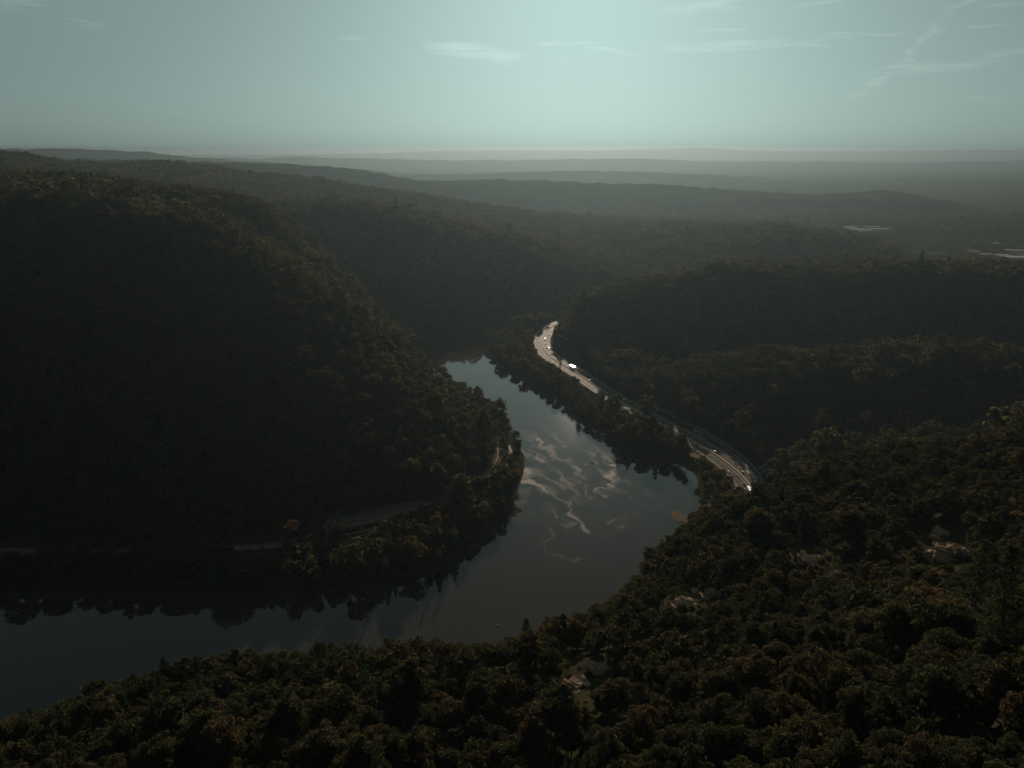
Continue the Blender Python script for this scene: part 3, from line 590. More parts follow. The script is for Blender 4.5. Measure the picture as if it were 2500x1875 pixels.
for bi, (a, b_, sp, slp, mg, st) in enumerate(BANDS):
    X, Y, Z, D, RD = grid_trees(a, b_, sp, slp, mg, 40 + bi); r = np.random.default_rng(70 + bi); n = len(X)
    cover = sp / 7.4
    size = cover * r.lognormal(0.0, (0.24, 0.30, 0.26, 0.18, 0.18)[bi], n) * (1 + 0.16 * np.clip(fbm(X, Y, 60, 2, 61), -1, 1)) * np.where(D < 25, .92, 1)
    ug, vg, _d = project(X, Y, Z)
    if bi in (1, 2): size = np.where((RD < 36) & (ug > 1300) & (vg > np.interp(ug, [q[0] for q in ROAD_PX], [q[1] for q in ROAD_PX])) & (ug < 1460) | (ug > 1372) & (ug < 1432) & (vg > 850) & (vg < 926), size * .48, size)                                        # trees shortened to show the road and let sun strike the truck
    if bi == 1: size = np.where((((ug > 560) & (ug < 700)) | ((ug > -20) & (ug < 130))) & (vg > 1330) & (vg < 1385), size * .38, size)     # low scrub where the riverside road shows
    if bi >= 2: size = np.where((ug > 2190) & (vg > 572) & (vg < 652) | (ug > 2040) & (ug < 2180) & (vg > 552) & (vg < 580), size * .45, size)   # gardens and hedges of the town
    if bi == 0:
        size = np.where(r.uniform(size=n) < .05, size * 1.22, size)
        for q_, (qx, qy, qz, a_, b2) in enumerate(ROCK_XY):      # only scrub in front of the larger crags
            f_ = 1 - (a_ * .4 + 9) / math.hypot(qx, qy); hit = ((X - qx * f_) / (a_ * 0.95)) ** 2 + ((Y - qy * f_) / (a_ * .9 + 10)) ** 2 < 1
            if q_ in (0, 1, 2, 3, 4, 8, 11, 12): size = np.where(hit, size * .45, size)
            if q_ in (0, 2, 8, 11):                                    # trees shrunk sunward so the low sun reaches the slabs
                size = np.where(((X - qx - 2) / (a_ * .85)) ** 2 + ((Y - qy - 15) / 19) ** 2 < 1, size * .36, size)
    ispine = r.uniform(size=n) < ((0.03 if bi == 0 else 0.06) + 0.08 * np.clip(fbm(X, Y, 120, 2, 62) * 2, 0, 1))
    if bi > 2: ispine[:] = False
    szv = r.uniform(.72, 1.22, n) / (cover ** .35)
    if bi in (0, 1, 2):                                                # crowns kept to the canopy line of each crest
        ut, vt, _ = project(X, Y, Z + 12 * size)
        if bi == 0: line_u, line_v, who = [q[0] for q in EDGE], [q[1] for q in EDGE], np.ones(n, bool)
        else: line_u, line_v, who = [q[0] for q in CREST], [q[1] for q in CREST], (ut < 790) & (Y < 1420)
        tgt = np.interp(ut, line_u, line_v) - r.uniform(-6, 16, n) * (.5 if bi else 1)
        yc_ = (CV - tgt) / FOC; zmax = CAM_H + Y * (-math.sin(PITCH) + yc_ * math.cos(PITCH)) / (math.cos(PITCH) + yc_ * math.sin(PITCH))
        room = (zmax - Z) / (13.3 * szv); size = np.where(who & (room < size), np.clip(room, .30, None), size)
    T.append(dict(x=X, y=Y, z=Z, d=D, s=size, pine=ispine, rot=r.uniform(0, 6.283, n), sz=szv, tilt=r.normal(0, .05, (n, 2)), st=st, r=r))
# who of the near wood shows largest
nb = T[0]; hgt = 12 * nb['s']
u_, v_, dep_ = project(nb['x'], nb['y'], nb['z'] + 9 * nb['s'])
vis = (u_ > -30) & (u_ < 2530) & (v_ < 1930) & (v_ > 600)
for f in np.linspace(.08, .95, 24):          # sight line from the crown to the eye against the canopy between
    px, py, pz = nb['x'] * (1 - f), nb['y'] * (1 - f), (nb['z'] + 13.0 * nb['s']) * (1 - f) + CAM_H * f
    near_self = (np.hypot(nb['x'] * f, nb['y'] * f) < 9)
    vis &= (pz > ground(px, py) + 9.5) | near_self
order = np.argsort(np.where(vis, dep_ / nb['s'], 1e9)); N_IND = 300
single = np.zeros(len(nb['x']), bool); single[order[:N_IND]] = True; single &= vis
def put_tree(x, y, z, s, sz, rot, tilt, meshes, kind, label, group, tone=None):
    e = empty(kind, (x, y, z), rot); e.rotation_euler = (tilt[0], tilt[1], rot); e.scale = (s, s, s * sz)
    tag(e, label, 'tree', group)
    for me, nm in ((meshes[0], 'crown'), (meshes[1], 'trunk')):
        o = bpy.data.objects.new(nm, me); COL.objects.link(o); o.parent = e
        if tone and nm == 'crown': o.material_slots[0].link = 'OBJECT'; o.material_slots[0].material = TONES[tone]
    return e
def zone(u, v):
    if u < 1180 and v < 1640: return 'on the upper edge of the lower left wood, against the river' if u < 700 else 'on the wood edge just below the canoe'
    if u < 250: return 'in the bottom left corner of the picture'
    if u < 800: return ('on the bottom edge left of the middle' if v > 1770 else 'inside the lower left wood below the dark river') + (', nearer the corner' if u < 520 else '')
    if u < 1180: return 'on the bottom edge below the canoe' if v > 1770 else 'inside the wood below the canoe'
    if u < 1500: return 'on the bottom edge at the picture middle' if v > 1770 else ('at the river edge left of the broken crag' if v < 1600 else 'beside the lowest cliff rocks')
    if u < 1850: return 'above the broken crag near the gravel bar' if v < 1430 else ('around the broken crag right of the river' if v < 1600 else ('below the broken crag' if v < 1760 else 'on the bottom edge right of the cliff rocks'))
    if v < 1180: return 'along the skyline of the right slope'
    if v < 1290: return 'on the right slope above the sunlit slabs'
    if v < 1400: return 'between the reddish slabs and the big layered slab' if u < 2330 else 'at the right edge beside the big layered slab'
    if v < 1560: return ('below the reddish slabs' if u < 2150 else 'below the big layered slab')
    if v < 1720: return 'halfway down the right slope' + (' at the picture edge' if u > 2250 else '')
    return 'on the bottom edge at the right' if u < 2200 else 'in the bottom right corner of the picture'
ids = np.where(single)[0]
for i in ids:
    pn = bool(nb['pine'][i]); k = int(nb['r'].integers(0, 3 if pn else 8)); zn = zone(u_[i], v_[i]); sz_ = nb['s'][i]
    tone = ['olive green', 'olive green', 'dark green', 'brownish green'][int(nb['r'].integers(0, 4))]
    look = ('tall' if sz_ > 1 else 'small') + ' dark narrow pine' if pn else ('big ' if sz_ > 1.15 else 'small ' if sz_ < .8 else '') + tone + ' tree'
    put_tree(nb['x'][i], nb['y'][i], nb['z'][i], sz_, nb['sz'][i], nb['rot'][i], nb['tilt'][i], NPINE[k] if pn else NEAR[k], 'pine_tree' if pn else 'broadleaf_tree', look + ' ' + zn, 'trees ' + zn if not pn else 'pines ' + zn, None if pn else tone)
# pines and snags that stand up against the water
for (u, vtop, Y, s, lab) in [(1285, 1509, 258, .95, 'dark pine standing tallest against the river right of the canoe'), (1375, 1497, 262, .6, 'small pine tip against the river between the tall pine and the cliff'), (1488, 1464, 272, .62, 'narrow pine at the river edge of the cliff wood'),
                             (1535, 1436, 282, .7, 'dark pine on the cliff edge where the wood meets the river bend'), (565, 1570, 256, .8, 'dark pine poking above the lower left wood into the river'), (795, 1538, 262, .62, 'small pine on the wood edge below the notched tree reflections'),
                             (910, 1540, 262, .5, 'second small pine on the wood edge below the notched tree reflections'), (398, 1614, 252, .55, 'short pine on the edge of the lower left wood'), (250, 1632, 242, .6, 'dark pine at the corner where the lower left wood drops to the river'),
                             (72, 1736, 214, .6, 'lowest pine against the water at the left picture edge'), (1640, 1262, 350, .8, 'dark evergreen overhanging the small gravel bar'), (1700, 1232, 372, .75, 'dark evergreen clump at the foot of the highway bank')]:
    for Yt in np.arange(Y + 40, Y - 90, -4.0):
        p = P(u, vtop, Yt); z = land_z(p[0], p[1]); hh = p[2] - z
        if 9 + 8 * s < hh < 12 + 9 * s: break
    else: continue
    sc_ = hh / 16.5
    put_tree(p[0], p[1], z, sc_ * 1.05, 1 / 1.05, random.uniform(0, 6), (0, 0), NPINE[random.randrange(3)], 'pine_tree', lab, 'pines against the river')
names = ['wood below the viewpoint', 'wood', 'wood', 'wood', 'wood']
def dump(t, mask, name, label):
    if mask.sum() == 0: return
    st = t['st']; n = int(mask.sum()); r = t['r']; idx = np.where(t['pine'][mask] & (st[2] > st[1]), r.integers(st[1], max(st[2], st[1] + 1), n), r.integers(0, st[1], n))
    s = t['s'][mask]
    scatter(name, label, st, np.stack([t['x'][mask], t['y'][mask], t['z'][mask]], 1), np.stack([t['tilt'][mask][:, 0], t['tilt'][mask][:, 1], t['rot'][mask]], 1), np.stack([s, s, s * t['sz'][mask]], 1), idx)
dump(T[0], ~single, 'forest', 'olive green forest on the near slope behind the foreground trees')
def side_of(t):                                # + right of the river, - left of it
    xr = np.interp(t['y'], [300, 560, 700, 850, 1000, 1150, 1290], [300, 190, 110, 60, 10, -40, -60]); return t['x'] > xr
for ti, nmz in ((1, ''), (2, '')):
    t = T[ti]; rs = side_of(t); far = t['y'] > 1345 - np.clip(t['x'], 0, 400) * -0.25
    far &= t['x'] > -420 - (t['y'] - 1345) * 0
    lm = ~rs & ~(far & (t['y'] > 1360)); rm = rs & ~(far & (t['y'] > 1560 + 0 * t['x']))
    fm = ~lm & ~rm
    tall = t['y'] > 1000
    if ti == 1:
        dump(t, lm, 'forest', 'dark shaded forest on the lower face of the mountain across the river'); dump(t, rm, 'forest', 'forest along the highway and up the nearer spur on the right')
    else:
        dump(t, lm, 'forest', 'forest on the lit upper flank and crest of the left mountain'); dump(t, rm, 'forest', 'forest on the rounded hill behind the highway bend'); dump(t, fm, 'forest', 'shaded forest on the far shore hillside above the river end')
dump(T[3], np.ones(len(T[3]['x']), bool), 'forest', 'hazy forest on the long hill beyond the river and the valley floor'); dump(T[4], np.ones(len(T[4]['x']), bool), 'forest', 'thin far woodland at the foot of the blue ridge')

# ------------------------------------------------------------------ roads, rails, clearings
def frame(line):
    t = np.gradient(line[:, :2], axis=0); t /= np.linalg.norm(t, axis=1, keepdims=True) + 1e-9
    return t, np.stack([t[:, 1], -t[:, 0]], 1)                      # heading, right-hand side
def strip_mesh(line, a, b, z, dz_b=None):
    t, rgt = frame(line); A = line[:, :2] + rgt * a; B = line[:, :2] + rgt * b; n = len(line)
    za = np.full(n, float(z)); zb = za if dz_b is None else za + dz_b
    V = np.vstack([np.c_[A, za], np.c_[B, zb]]); i = np.arange(n - 1)
    return V, np.stack([i, n + i, n + i + 1, i + 1], 1)
def strip(name, line, a, b, z, mat, parent=None):
    o = link_mesh(name, fast_mesh(name, *strip_mesh(line, a, b, z), mat)); o.parent = parent; return o
def tube_along(name, line, off, z, w_, h_, mat, parent):
    t, rgt = frame(line); n = len(line); prof = [(-w_ / 2, 0), (-w_ / 2 * .5, h_), (w_ / 2 * .5, h_), (w_ / 2, 0)]
    V = np.vstack([np.c_[line[:, :2] + rgt * (off + px), np.full(n, z + pz)] for px, pz in prof]); F = []
    for k in range(3):
        i = np.arange(n - 1); F.append(np.stack([k * n + i, k * n + i + 1, (k + 1) * n + i + 1, (k + 1) * n + i], 1))
    o = link_mesh(name, fast_mesh(name, V, np.vstack(F), mat)); o.parent = parent; return o
def dashes(line, off, z, length, gap, wd):
    s = np.r_[0, np.cumsum(np.linalg.norm(np.diff(line[:, :2], axis=0), axis=1))]; Vs = []; Fs = []; x = 0.0
    t, rgt = frame(line); c = line[:, :2] + rgt * off
    while x + length < s[-1]:
        q = [np.array([np.interp(v, s, c[:, 0]), np.interp(v, s, c[:, 1])]) for v in (x, x + length)]; d = q[1] - q[0]; d /= np.linalg.norm(d); r_ = np.array([d[1], -d[0]]) * wd / 2
        k = len(Vs); Vs += [(*(q[0] - r_), z), (*(q[0] + r_), z), (*(q[1] + r_), z), (*(q[1] - r_), z)]; Fs.append((k, k + 1, k + 2, k + 3)); x += length + gap
    return np.array(Vs), np.array(Fs)
SLAB = rough_mat('pale_lane_concrete', [(0.3, (0.046, 0.039, 0.033)), (0.7, (0.068, 0.058, 0.049))], 0.06, 0.55, coord='World', spec=0.0025)
road = strip('road', ROAD, -13.6, 13.6, ROAD_Z, ASPHALT); tag(road, 'four-lane divided highway curving along the foot of the right hill', kind='structure')
fill = strip('embankment', ROAD, -17.5, 17.5, ROAD_Z - .25, GRAVEL, road)
for a, b_ in ((-11.2, -2.4), (2.4, 11.2)): strip('lane_slab', ROAD, a, b_, ROAD_Z + .01, SLAB, road)
for off in (-11.6, 11.6): strip('edge_line', ROAD, off - .12, off + .12, ROAD_Z + .02, PAINT, road)
for off in (-2.1, 2.1): strip('edge_line', ROAD, off - .12, off + .12, ROAD_Z + .02, YPAINT, road)
dm = [dashes(ROAD, off, ROAD_Z + .03, 3.2, 8.8, .2) for off in (-6.8, 6.8)]
o = link_mesh('lane_dashes', fast_mesh('lane_dashes', *join(dm), PAINT), road); o['kind'] = 'stuff'
barrier = empty('median_barrier', tuple(ROAD[len(ROAD) // 2])); tag(barrier, 'long concrete barrier between the two directions of the highway', 'barrier')
inv = Matrix.Translation(barrier.location).inverted()
def keep_world(o, parent): o.parent = parent; o.matrix_parent_inverse = Matrix.Translation(parent.location).inverted()
bo = tube_along('barrier_wall', ROAD, 0, ROAD_Z, .8, .95, CONCRETE, None); keep_world(bo, barrier)
for off, lab in ((-13.9, 'steel guardrail on the hill side of the highway'), (13.9, 'steel guardrail on the river side of the highway')):
    gr = empty('guardrail', tuple(ROAD[len(ROAD) // 2])); tag(gr, lab, 'guardrail', 'highway guardrails')
    keep_world(tube_along('rail', ROAD[20:], off, ROAD_Z + .45, .12, .32, METAL, None), gr)
    pv = []
    t_, r__ = frame(ROAD)
    for k in range(20, len(ROAD), 1):
        c = ROAD[k, :2] + r__[k] * (off + .12 * np.sign(off)); h_ = .07
        V = np.array([(c[0] + a * h_, c[1] + b2 * h_, ROAD_Z - .3 + z) for z in (0, 1.0) for a, b2 in ((-1, -1), (1, -1), (1, 1), (-1, 1))])
        pv.append((V, np.array([(0, 1, 5, 4), (1, 2, 6, 5), (2, 3, 7, 6), (3, 0, 4, 7), (4, 5, 6, 7)])))
    po = link_mesh('posts', fast_mesh('posts', *join(pv), METAL)); po['kind'] = 'stuff'; keep_world(po, gr)
ramp_o = strip('road', RAMP, -4.2, 4.2, ROAD_Z + .06, ASPHALT); tag(ramp_o, 'ramp running beside the highway on the hill side', kind='structure')
for off in (-3.6, 3.6): strip('edge_line', RAMP, off - .12, off + .12, ROAD_Z + .075, PAINT, ramp_o)
def chevrons(line, n, w0, w1, z, lean):
    t, rgt = frame(line); Vs = []; Fs = []
    ii = np.linspace(0, len(line) - 1, n).astype(int)
    for j, k in enumerate(ii):
        wd = w0 + (w1 - w0) * j / (n - 1); c = line[k, :2]; A = c - rgt[k] * wd / 2; B = c + rgt[k] * wd / 2 + t[k] * lean; d = t[k] * .55; q = len(Vs)
        Vs += [(*A, z), (*B, z), (*(B + d), z), (*(A + d), z)]; Fs.append((q, q + 1, q + 2, q + 3))
    return np.array(Vs), np.array(Fs)
gore1 = smooth_line([G(u, v, ROAD_Z) for u, v in [(1694, 1050), (1706, 1058), (1716, 1066)]], 2.0); gore2 = smooth_line([G(u, v, ROAD_Z) for u, v in [(1826, 1148), (1836, 1160), (1844, 1175), (1850, 1192)]], 2.0)
go = link_mesh('gore_hatching', fast_mesh('gore_hatching', *join([chevrons(gore1, 9, 3.2, 1.4, ROAD_Z + .09, 1.0), chevrons(gore2, 16, 6.5, 3.0, ROAD_Z + .09, 2.2)]), PAINT), ramp_o); go['kind'] = 'stuff'
side_o = strip('road', SIDE, -4.5, 4.5, ROAD_Z + .10, ASPHALT); tag(side_o, 'short side road turning off the ramp into the trees', kind='structure')
for off in (-4.0, 4.0): strip('edge_line', SIDE, off - .14, off + .14, ROAD_Z + .115, PAINT, side_o)
pull = strip('road', PULLOFF, -2.6, 2.6, ROAD_Z + .05, SLAB); tag(pull, 'narrow pull-off lane on the river side of the highway', kind='structure')
lroad = strip('road', BROAD, -2.8, 2.8, 12.75, GRAVEL); tag(lroad, 'narrow riverside road at the foot of the left mountain', kind='structure')
strip('shoulder', BROAD, -4.8, 4.8, 12.70, GRAVEL, lroad); strip('edge_line', BROAD, -.12, .12, 12.77, YPAINT, lroad)
rw = strip('railway', RAIL, -2.6, 2.6, RAIL_Z, GRAVEL); tag(rw, 'single railway track curving along the left river bank', kind='structure')
for off in (-.72, .72): tube_along('rail', RAIL, off, RAIL_Z + .18, .16, .17, RUST, rw)
sv, sf = dashes(RAIL, 0, RAIL_Z + .14, .26, .5, 2.5); so = link_mesh('sleepers', fast_mesh('sleepers', sv, sf, BARK), rw); so['kind'] = 'stuff'
def patch(name, pix, z0, zoff, mat, label, res=3.0, kind='structure', on_ground=True):
    poly = np.array([G(u, v, z0)[:2] for u, v in pix]); a, b_ = poly.min(0), poly.max(0)
    X, Y = np.meshgrid(np.arange(a[0] - res, b_[0] + 2 * res, res), np.arange(a[1] - res, b_[1] + 2 * res, res)); f = inside(X.ravel(), Y.ravel(), poly) | (seg_dist(X.ravel(), Y.ravel(), np.vstack([poly, poly[:1]])) < res * .8)
    Z = ground(X, Y) + zoff + .15 * fbm(X.ravel(), Y.ravel(), 4, 2, 9)
    idx = np.arange(X.size).reshape(X.shape); q = np.stack([idx[:-1, :-1], idx[:-1, 1:], idx[1:, 1:], idx[1:, :-1]], -1).reshape(-1, 4); q = q[f[q].all(1)]
    used = np.unique(q); rm = np.full(X.size, -1); rm[used] = np.arange(len(used))
    o = link_mesh(name, fast_mesh(name, np.stack([X.ravel(), Y.ravel(), Z], 1)[used], rm[q], mat, True)); return tag(o, label, kind=kind)
def poly_sheet(name, pix, z, mat, label):
    V = [G(u, v, z) for u, v in pix]; o = mesh_obj(name, V, [tuple(range(len(V)))][::1], mat); 
    if o.data.polygons[0].normal.z < 0: o.data.flip_normals()
    return tag(o, label, kind='structure')
poly_sheet('gravel_lot', [(770, 1302), (800, 1268), (900, 1246), (985, 1226), (1050, 1222), (1060, 1236), (960, 1268), (880, 1290), (800, 1310)], 8.7, GRAVEL, 'large pale gravel lot between the mountain foot and the railway')
poly_sheet('gravel_lot', [(815, 1322), (900, 1300), (975, 1282), (985, 1292), (930, 1318), (850, 1336)], 6.9, GRAVEL, 'smaller gravel clearing between the railway and the river trees')
patch('grass_bank', GRASS1, 9, .35, DRYGRASS, 'sunlit dry grass bank on the river side of the highway straight')
patch('grass_bank', GRASS2, 9, .35, DRYGRASS, 'small sunlit dry grass clearing below the highway near the ramp')
patch('sand_bank', SAND1, 1, .30, SAND, 'thin sandy shore at the tip of the wooded spit')
patch('sand_bank', SAND2, 1, .30, SAND, 'tiny pale beach on the right bank below the pull-off lane')
for k, (q, lab) in enumerate(zip(FIELDS, ['pale field beside the far town at the right edge', 'light cleared ground behind the long warehouse roofs', 'paved yard around the long warehouses at the right edge', 'open yard around the far white sheds in the valley', 'grassy lots around the nearest valley houses', 'small far meadow at the foot of the blue ridge'])):
    zf = ground(q[:, 0], q[:, 1]).max() + 1.2
    o = mesh_obj('field', np.c_[q, np.full(len(q), zf)], [tuple(range(len(q)))], SAND if k in (0, 1) else GRAVEL if k in (2, 3) else MEADOW)
    if o.data.polygons[0].normal.z < 0: o.data.flip_normals()
    tag(o, lab, kind='structure')
fr = strip('road', FAR_ROAD, -11, 11, ground(FAR_ROAD[:, 0], FAR_ROAD[:, 1]).max() + 1.5, SLAB); tag(fr, 'distant straight road on the valley floor at the right edge', kind='structure')

# ------------------------------------------------------------------ vehicles
def paint(name, c, rough=.55, metallic=.0):
    return rough_mat(name, [(0.3, tuple(x * .92 for x in c)), (0.7, c)], 1.5, rough, metallic=metallic, spec=.3)
GLASS = rough_mat('dark_glass', [(0.3, (.012, .014, .016)), (0.7, (.02, .022, .024))], 1.0, .05, spec=.8)
TYRE = rough_mat('tyre', [(0.3, (.012, .012, .012)), (0.7, (.022, .022, .022))], 4, .9)
LAMP = rough_mat('lamp_lens', [(0.3, (.6, .6, .58)), (0.7, (.7, .7, .68))], 4, .1)
PAINTS = dict(white=paint('white_paint', (.75, .75, .73)), silver=paint('silver_paint', (.48, .49, .50), .25, .6), black=paint('black_paint', (.02, .02, .022)), red=paint('red_paint', (.30, .03, .025)), grey=paint('grey_paint', (.16, .165, .17), .25, .4))
def loft(sections):
    V = []; F = []; n = len(sections[0])
    for s in sections: V += s
    for i in range(len(sections) - 1):
        for j in range(n): F.append((i * n + j, i * n + (j + 1) % n, (i + 1) * n + (j + 1) % n, (i + 1) * n + j))
    return V, F, n
def side_prism(pts, w_, top_in=0.0, zt=None):
    """side outline (x, z) extruded across y; points above zt lean in by top_in"""
    V = []
    for s in (-1, 1):
        for x, z in pts: V.append((x, s * (w_ / 2 - (top_in if zt is not None and z > zt else 0)), z))
    n = len(pts); F = [tuple(range(n))[::-1], tuple(range(n, 2 * n))] + [(i, (i + 1) % n, n + (i + 1) % n, n + i) for i in range(n)]
    return V, F
def bevel_obj(me, w_):
    bm = bmesh.new(); bm.from_mesh(me); bmesh.ops.recalc_face_normals(bm, faces=bm.faces)
    bmesh.ops.bevel(bm, geom=list(bm.edges), offset=w_, segments=2, affect='EDGES', clamp_overlap=True); bm.to_mesh(me); bm.free(); me.update()
def mk(name, V, F, mat, bev=0):
    me = bpy.data.meshes.new(name); me.from_pydata([tuple(map(float, v)) for v in V], [], F); me.materials.append(mat); me.update()
    if bev: bevel_obj(me, bev)
    return me
BODY = {k: mk('body', *side_prism([(-2.2, .35), (2.2, .35), (2.25, .7), (2.05, .88), (.95, .98), (-1.7, 1.0), (-2.2, .92), (-2.26, .6)], 1.8), m, .06) for k, m in PAINTS.items()}
ROOF = {k: mk('roof', *side_prism([(-1.15, 1.36), (.22, 1.36), (.1, 1.46), (-.95, 1.47)], 1.36), m, .03) for k, m in PAINTS.items()}
CABIN = mk('window_band', *side_prism([(-1.75, .97), (.98, .96), (.25, 1.38), (-1.2, 1.38)], 1.66, .14, 1.2), GLASS, .02)
def wheel_mesh(r_, w_):
    V = []; F = []; n = 14
    for s in (-1, 1):
        for k in range(n): V.append((r_ * math.cos(2 * math.pi * k / n), s * w_ / 2, r_ * math.sin(2 * math.pi * k / n)))
    F = [(i, (i + 1) % n, n + (i + 1) % n, n + i) for i in range(n)] + [tuple(range(n))[::-1], tuple(range(n, 2 * n))]
    return mk('wheel', V, F, TYRE)
WHEEL = wheel_mesh(.33, .22); TWHEEL = wheel_mesh(.5, .3)
HEADL = mk('headlight', *side_prism([(2.14, .62), (2.27, .62), (2.24, .74), (2.1, .76)], .3), LAMP)
def child(me, nm, parent, loc=(0, 0, 0), sc=(1, 1, 1)):
    o = bpy.data.objects.new(nm, me); COL.objects.link(o); o.parent = parent; o.location = loc; o.scale = sc; return o
def heading_at(x, y):
    d = np.hypot(ROAD[:, 0] - x, ROAD[:, 1] - y); k = int(d.argmin()); t, rgt = frame(ROAD); off = float(np.dot(np.array([x, y]) - ROAD[k, :2], rgt[k])); return k, t[k], rgt[k], off
def place_vehicle(name, u, v, label, cat, group):
    p = G(u, v, ROAD_Z + .7); k, t, rgt, off = heading_at(p[0], p[1]); lanes = np.array([-9.0, -4.6, 4.6, 9.0]); off = float(lanes[np.abs(lanes - off).argmin()])
    s = np.dot(p[:2] - ROAD[k, :2], t); c = ROAD[k, :2] + t * s + rgt * off
    a = math.atan2(t[1], t[0]) + (0 if off > 0 else math.pi)
    e = empty(name, (c[0], c[1], ROAD_Z + .02), a); tag(e, label, cat, group); return e
def car(u, v, col, label, s=1.0):
    e = place_vehicle('car', u, v, label, 'car', 'cars on the highway'); e.scale = (s, s, s)
    child(BODY[col], 'body', e); child(CABIN, 'window_band', e); child(ROOF[col], 'roof', e)
    for x in (-1.4, 1.42):
        for y in (-.82, .82): child(WHEEL, 'wheel', e, (x, y, .33))
    for y in (-.62, .62): child(HEADL, 'headlight', e, (0, y, 0))
for u, v, col, lab in [(1358.5, 798.5, 'white', 'white car farthest up the highway bend, about to vanish behind the hill'), (1348, 818, 'black', 'dark car alone on the hill-side lanes of the upper bend'), (1325, 826, 'silver', 'silver car leading the group on the outer lanes of the bend'),
                       (1328, 830, 'black', 'black car just behind the leading silver car on the bend'), (1322.5, 834, 'black', 'black car on the outermost lane at the widest point of the bend'), (1329, 838, 'white', 'white car fourth in the group on the outer lanes of the bend'),
                       (1333, 849, 'white', 'white car last in the group on the outer lanes of the bend'), (1346, 845, 'white', 'bright white car on the hill-side lanes of the lower bend'), (1354, 849, 'silver', 'silver car hugging the inner edge of the lower bend'),
                       (1357, 860, 'black', 'dark car on the inner lanes where the bend straightens'), (1345.5, 864, 'black', 'dark car on the river-side lanes where the bend straightens'), (1367, 883, 'silver', 'silver car on the river side just above the glinting truck'),
                       (1376.5, 874, 'white', 'white car on the hill side just above the glinting truck'), (1405, 891, 'grey', 'grey car passing beside the glinting truck'), (1421, 899, 'white', 'white car just below the glinting truck'),
                       (1445, 927, 'grey', 'grey car at the tree crown that overlaps the highway'), (1463, 924, 'silver', 'silver car on the hill-side lanes above the pull-off'), (1469, 953, 'white', 'white car entering the pull-off stretch on the river side'),
                       (1523, 974, 'white', 'white car alone in the middle of the straight above the gravel strip'), (1560, 984, 'black', 'black car on the hill-side lanes of the straight'), (1585, 1008, 'grey', 'grey car on the lower straight before the dry grass bank'),
                       (1718, 1083, 'black', 'dark car in shade on the lane beside the ramp'), (1740, 1103, 'white', 'white car on the lower curve above the curb strip'), (1803, 1153, 'silver', 'upper of two silver cars side by side near the hatched gore'),
                       (1798, 1161, 'silver', 'lower of two silver cars side by side near the hatched gore'), (1821, 1181, 'black', 'dark car on the sunlit road patch just above the foreground trees'), (1776, 1151, 'white', 'white car at the river-side edge of the lower curve')]:
    car(u, v, col, lab)
def boxV(x0, x1, y0, y1, z0, z1): return [(x, y, z) for z in (z0, z1) for y in (y0, y1) for x in (x0, x1)], [(0, 2, 3, 1), (4, 5, 7, 6), (0, 1, 5, 4), (2, 6, 7, 3), (0, 4, 6, 2), (1, 3, 7, 5)]
FOIL = rough_mat('polished_trailer', [(0.3, (.70, .70, .70)), (0.7, (.78, .78, .78))], 1.0, .22, metallic=1.0)
def truck(u, v, lab, trailer):
    e = place_vehicle('truck', u, v, lab, 'truck', 'trucks on the highway')
    child(mk('trailer', *boxV(-8.2, 4.6, -1.3, 1.3, 1.15, 4.0), trailer, .04), 'trailer', e); child(mk('chassis', *boxV(-8.0, 7.6, -.5, .5, .75, 1.1), TYRE), 'chassis', e)
    cab = child(mk('cab', *side_prism([(5.1, .6), (8.0, .6), (8.1, 1.6), (7.4, 1.9), (6.9, 3.0), (5.1, 3.5)], 2.4), PAINTS['white'], .06), 'cab', e)
    child(mk('windscreen', *side_prism([(7.44, 1.95), (7.5, 1.95), (7.04, 2.9), (6.98, 2.9)], 2.1), GLASS), 'windscreen', cab)
    for x in (-7.4, -6.1, 5.0, 7.1):
        for y in (-1.1, 1.1): child(TWHEEL, 'wheel', e, (x, y, .5))
truck(1398, 898, 'long truck with a polished trailer flashing in the low sun below the bend', FOIL)
truck(1826, 1203, 'white truck half hidden by the foreground trees at the road end', PAINTS['white'])

# road sign by the side road
sg = empty('road_sign', tuple(G(1853, 1090, ROAD_Z))); tag(sg, 'small white road sign at the edge of the trees above the ramp', 'sign')
child(mk('panel', *boxV(-1.6, 1.6, -.06, .06, 2.2, 4.4), PAINTS['white'], .02), 'panel', sg)
for x in (-1.1, 1.1): child(mk('post', *boxV(x - .08, x + .08, .07, .2, -.6, 4.2), METAL), 'post', sg)

# ------------------------------------------------------------------ rocks
def rough_block(seed, sx, sy, sz):
    r = np.random.default_rng(seed); bm = bmesh.new(); bmesh.ops.create_cube(bm, size=1.0)
    bmesh.ops.bevel(bm, geom=list(bm.edges), offset=.07, segments=1, affect='EDGES'); bmesh.ops.subdivide_edges(bm, edges=list(bm.edges), cuts=2, use_grid_fill=True)
    for v in bm.verts:
        p = np.array([v.co.x * sx, v.co.y * sy, v.co.z * sz]); k = 1.6 / max(sx, sy, sz) * 2
        n = np.array([math.sin(p[0] * 1.3 + seed) + math.sin(p[1] * 2.1 + p[2] * 1.7 + seed * 2), math.sin(p[1] * 1.5 + seed * 3) + math.sin(p[0] * 2.3 - p[2] * 2.0), math.sin(p[2] * 2.5 + p[0] * .8 + seed) * .8])
        p = p + n * .045 * min(sx, sy, sz) + r.normal(size=3) * .06 * min(sx, sy, sz); v.co = p
    me = bpy.data.meshes.new('slab'); bm.to_mesh(me); bm.free(); me.materials.append(ROCK); return me
BLOCKS = [rough_block(k, *d) for k, d in enumerate([(3.2, 2.4, 1.3), (2.6, 2.2, 1.8), (4.2, 2.0, 1.0), (2.0, 1.8, 2.2), (3.6, 1.6, 1.4), (1.6, 1.5, 1.2)])]
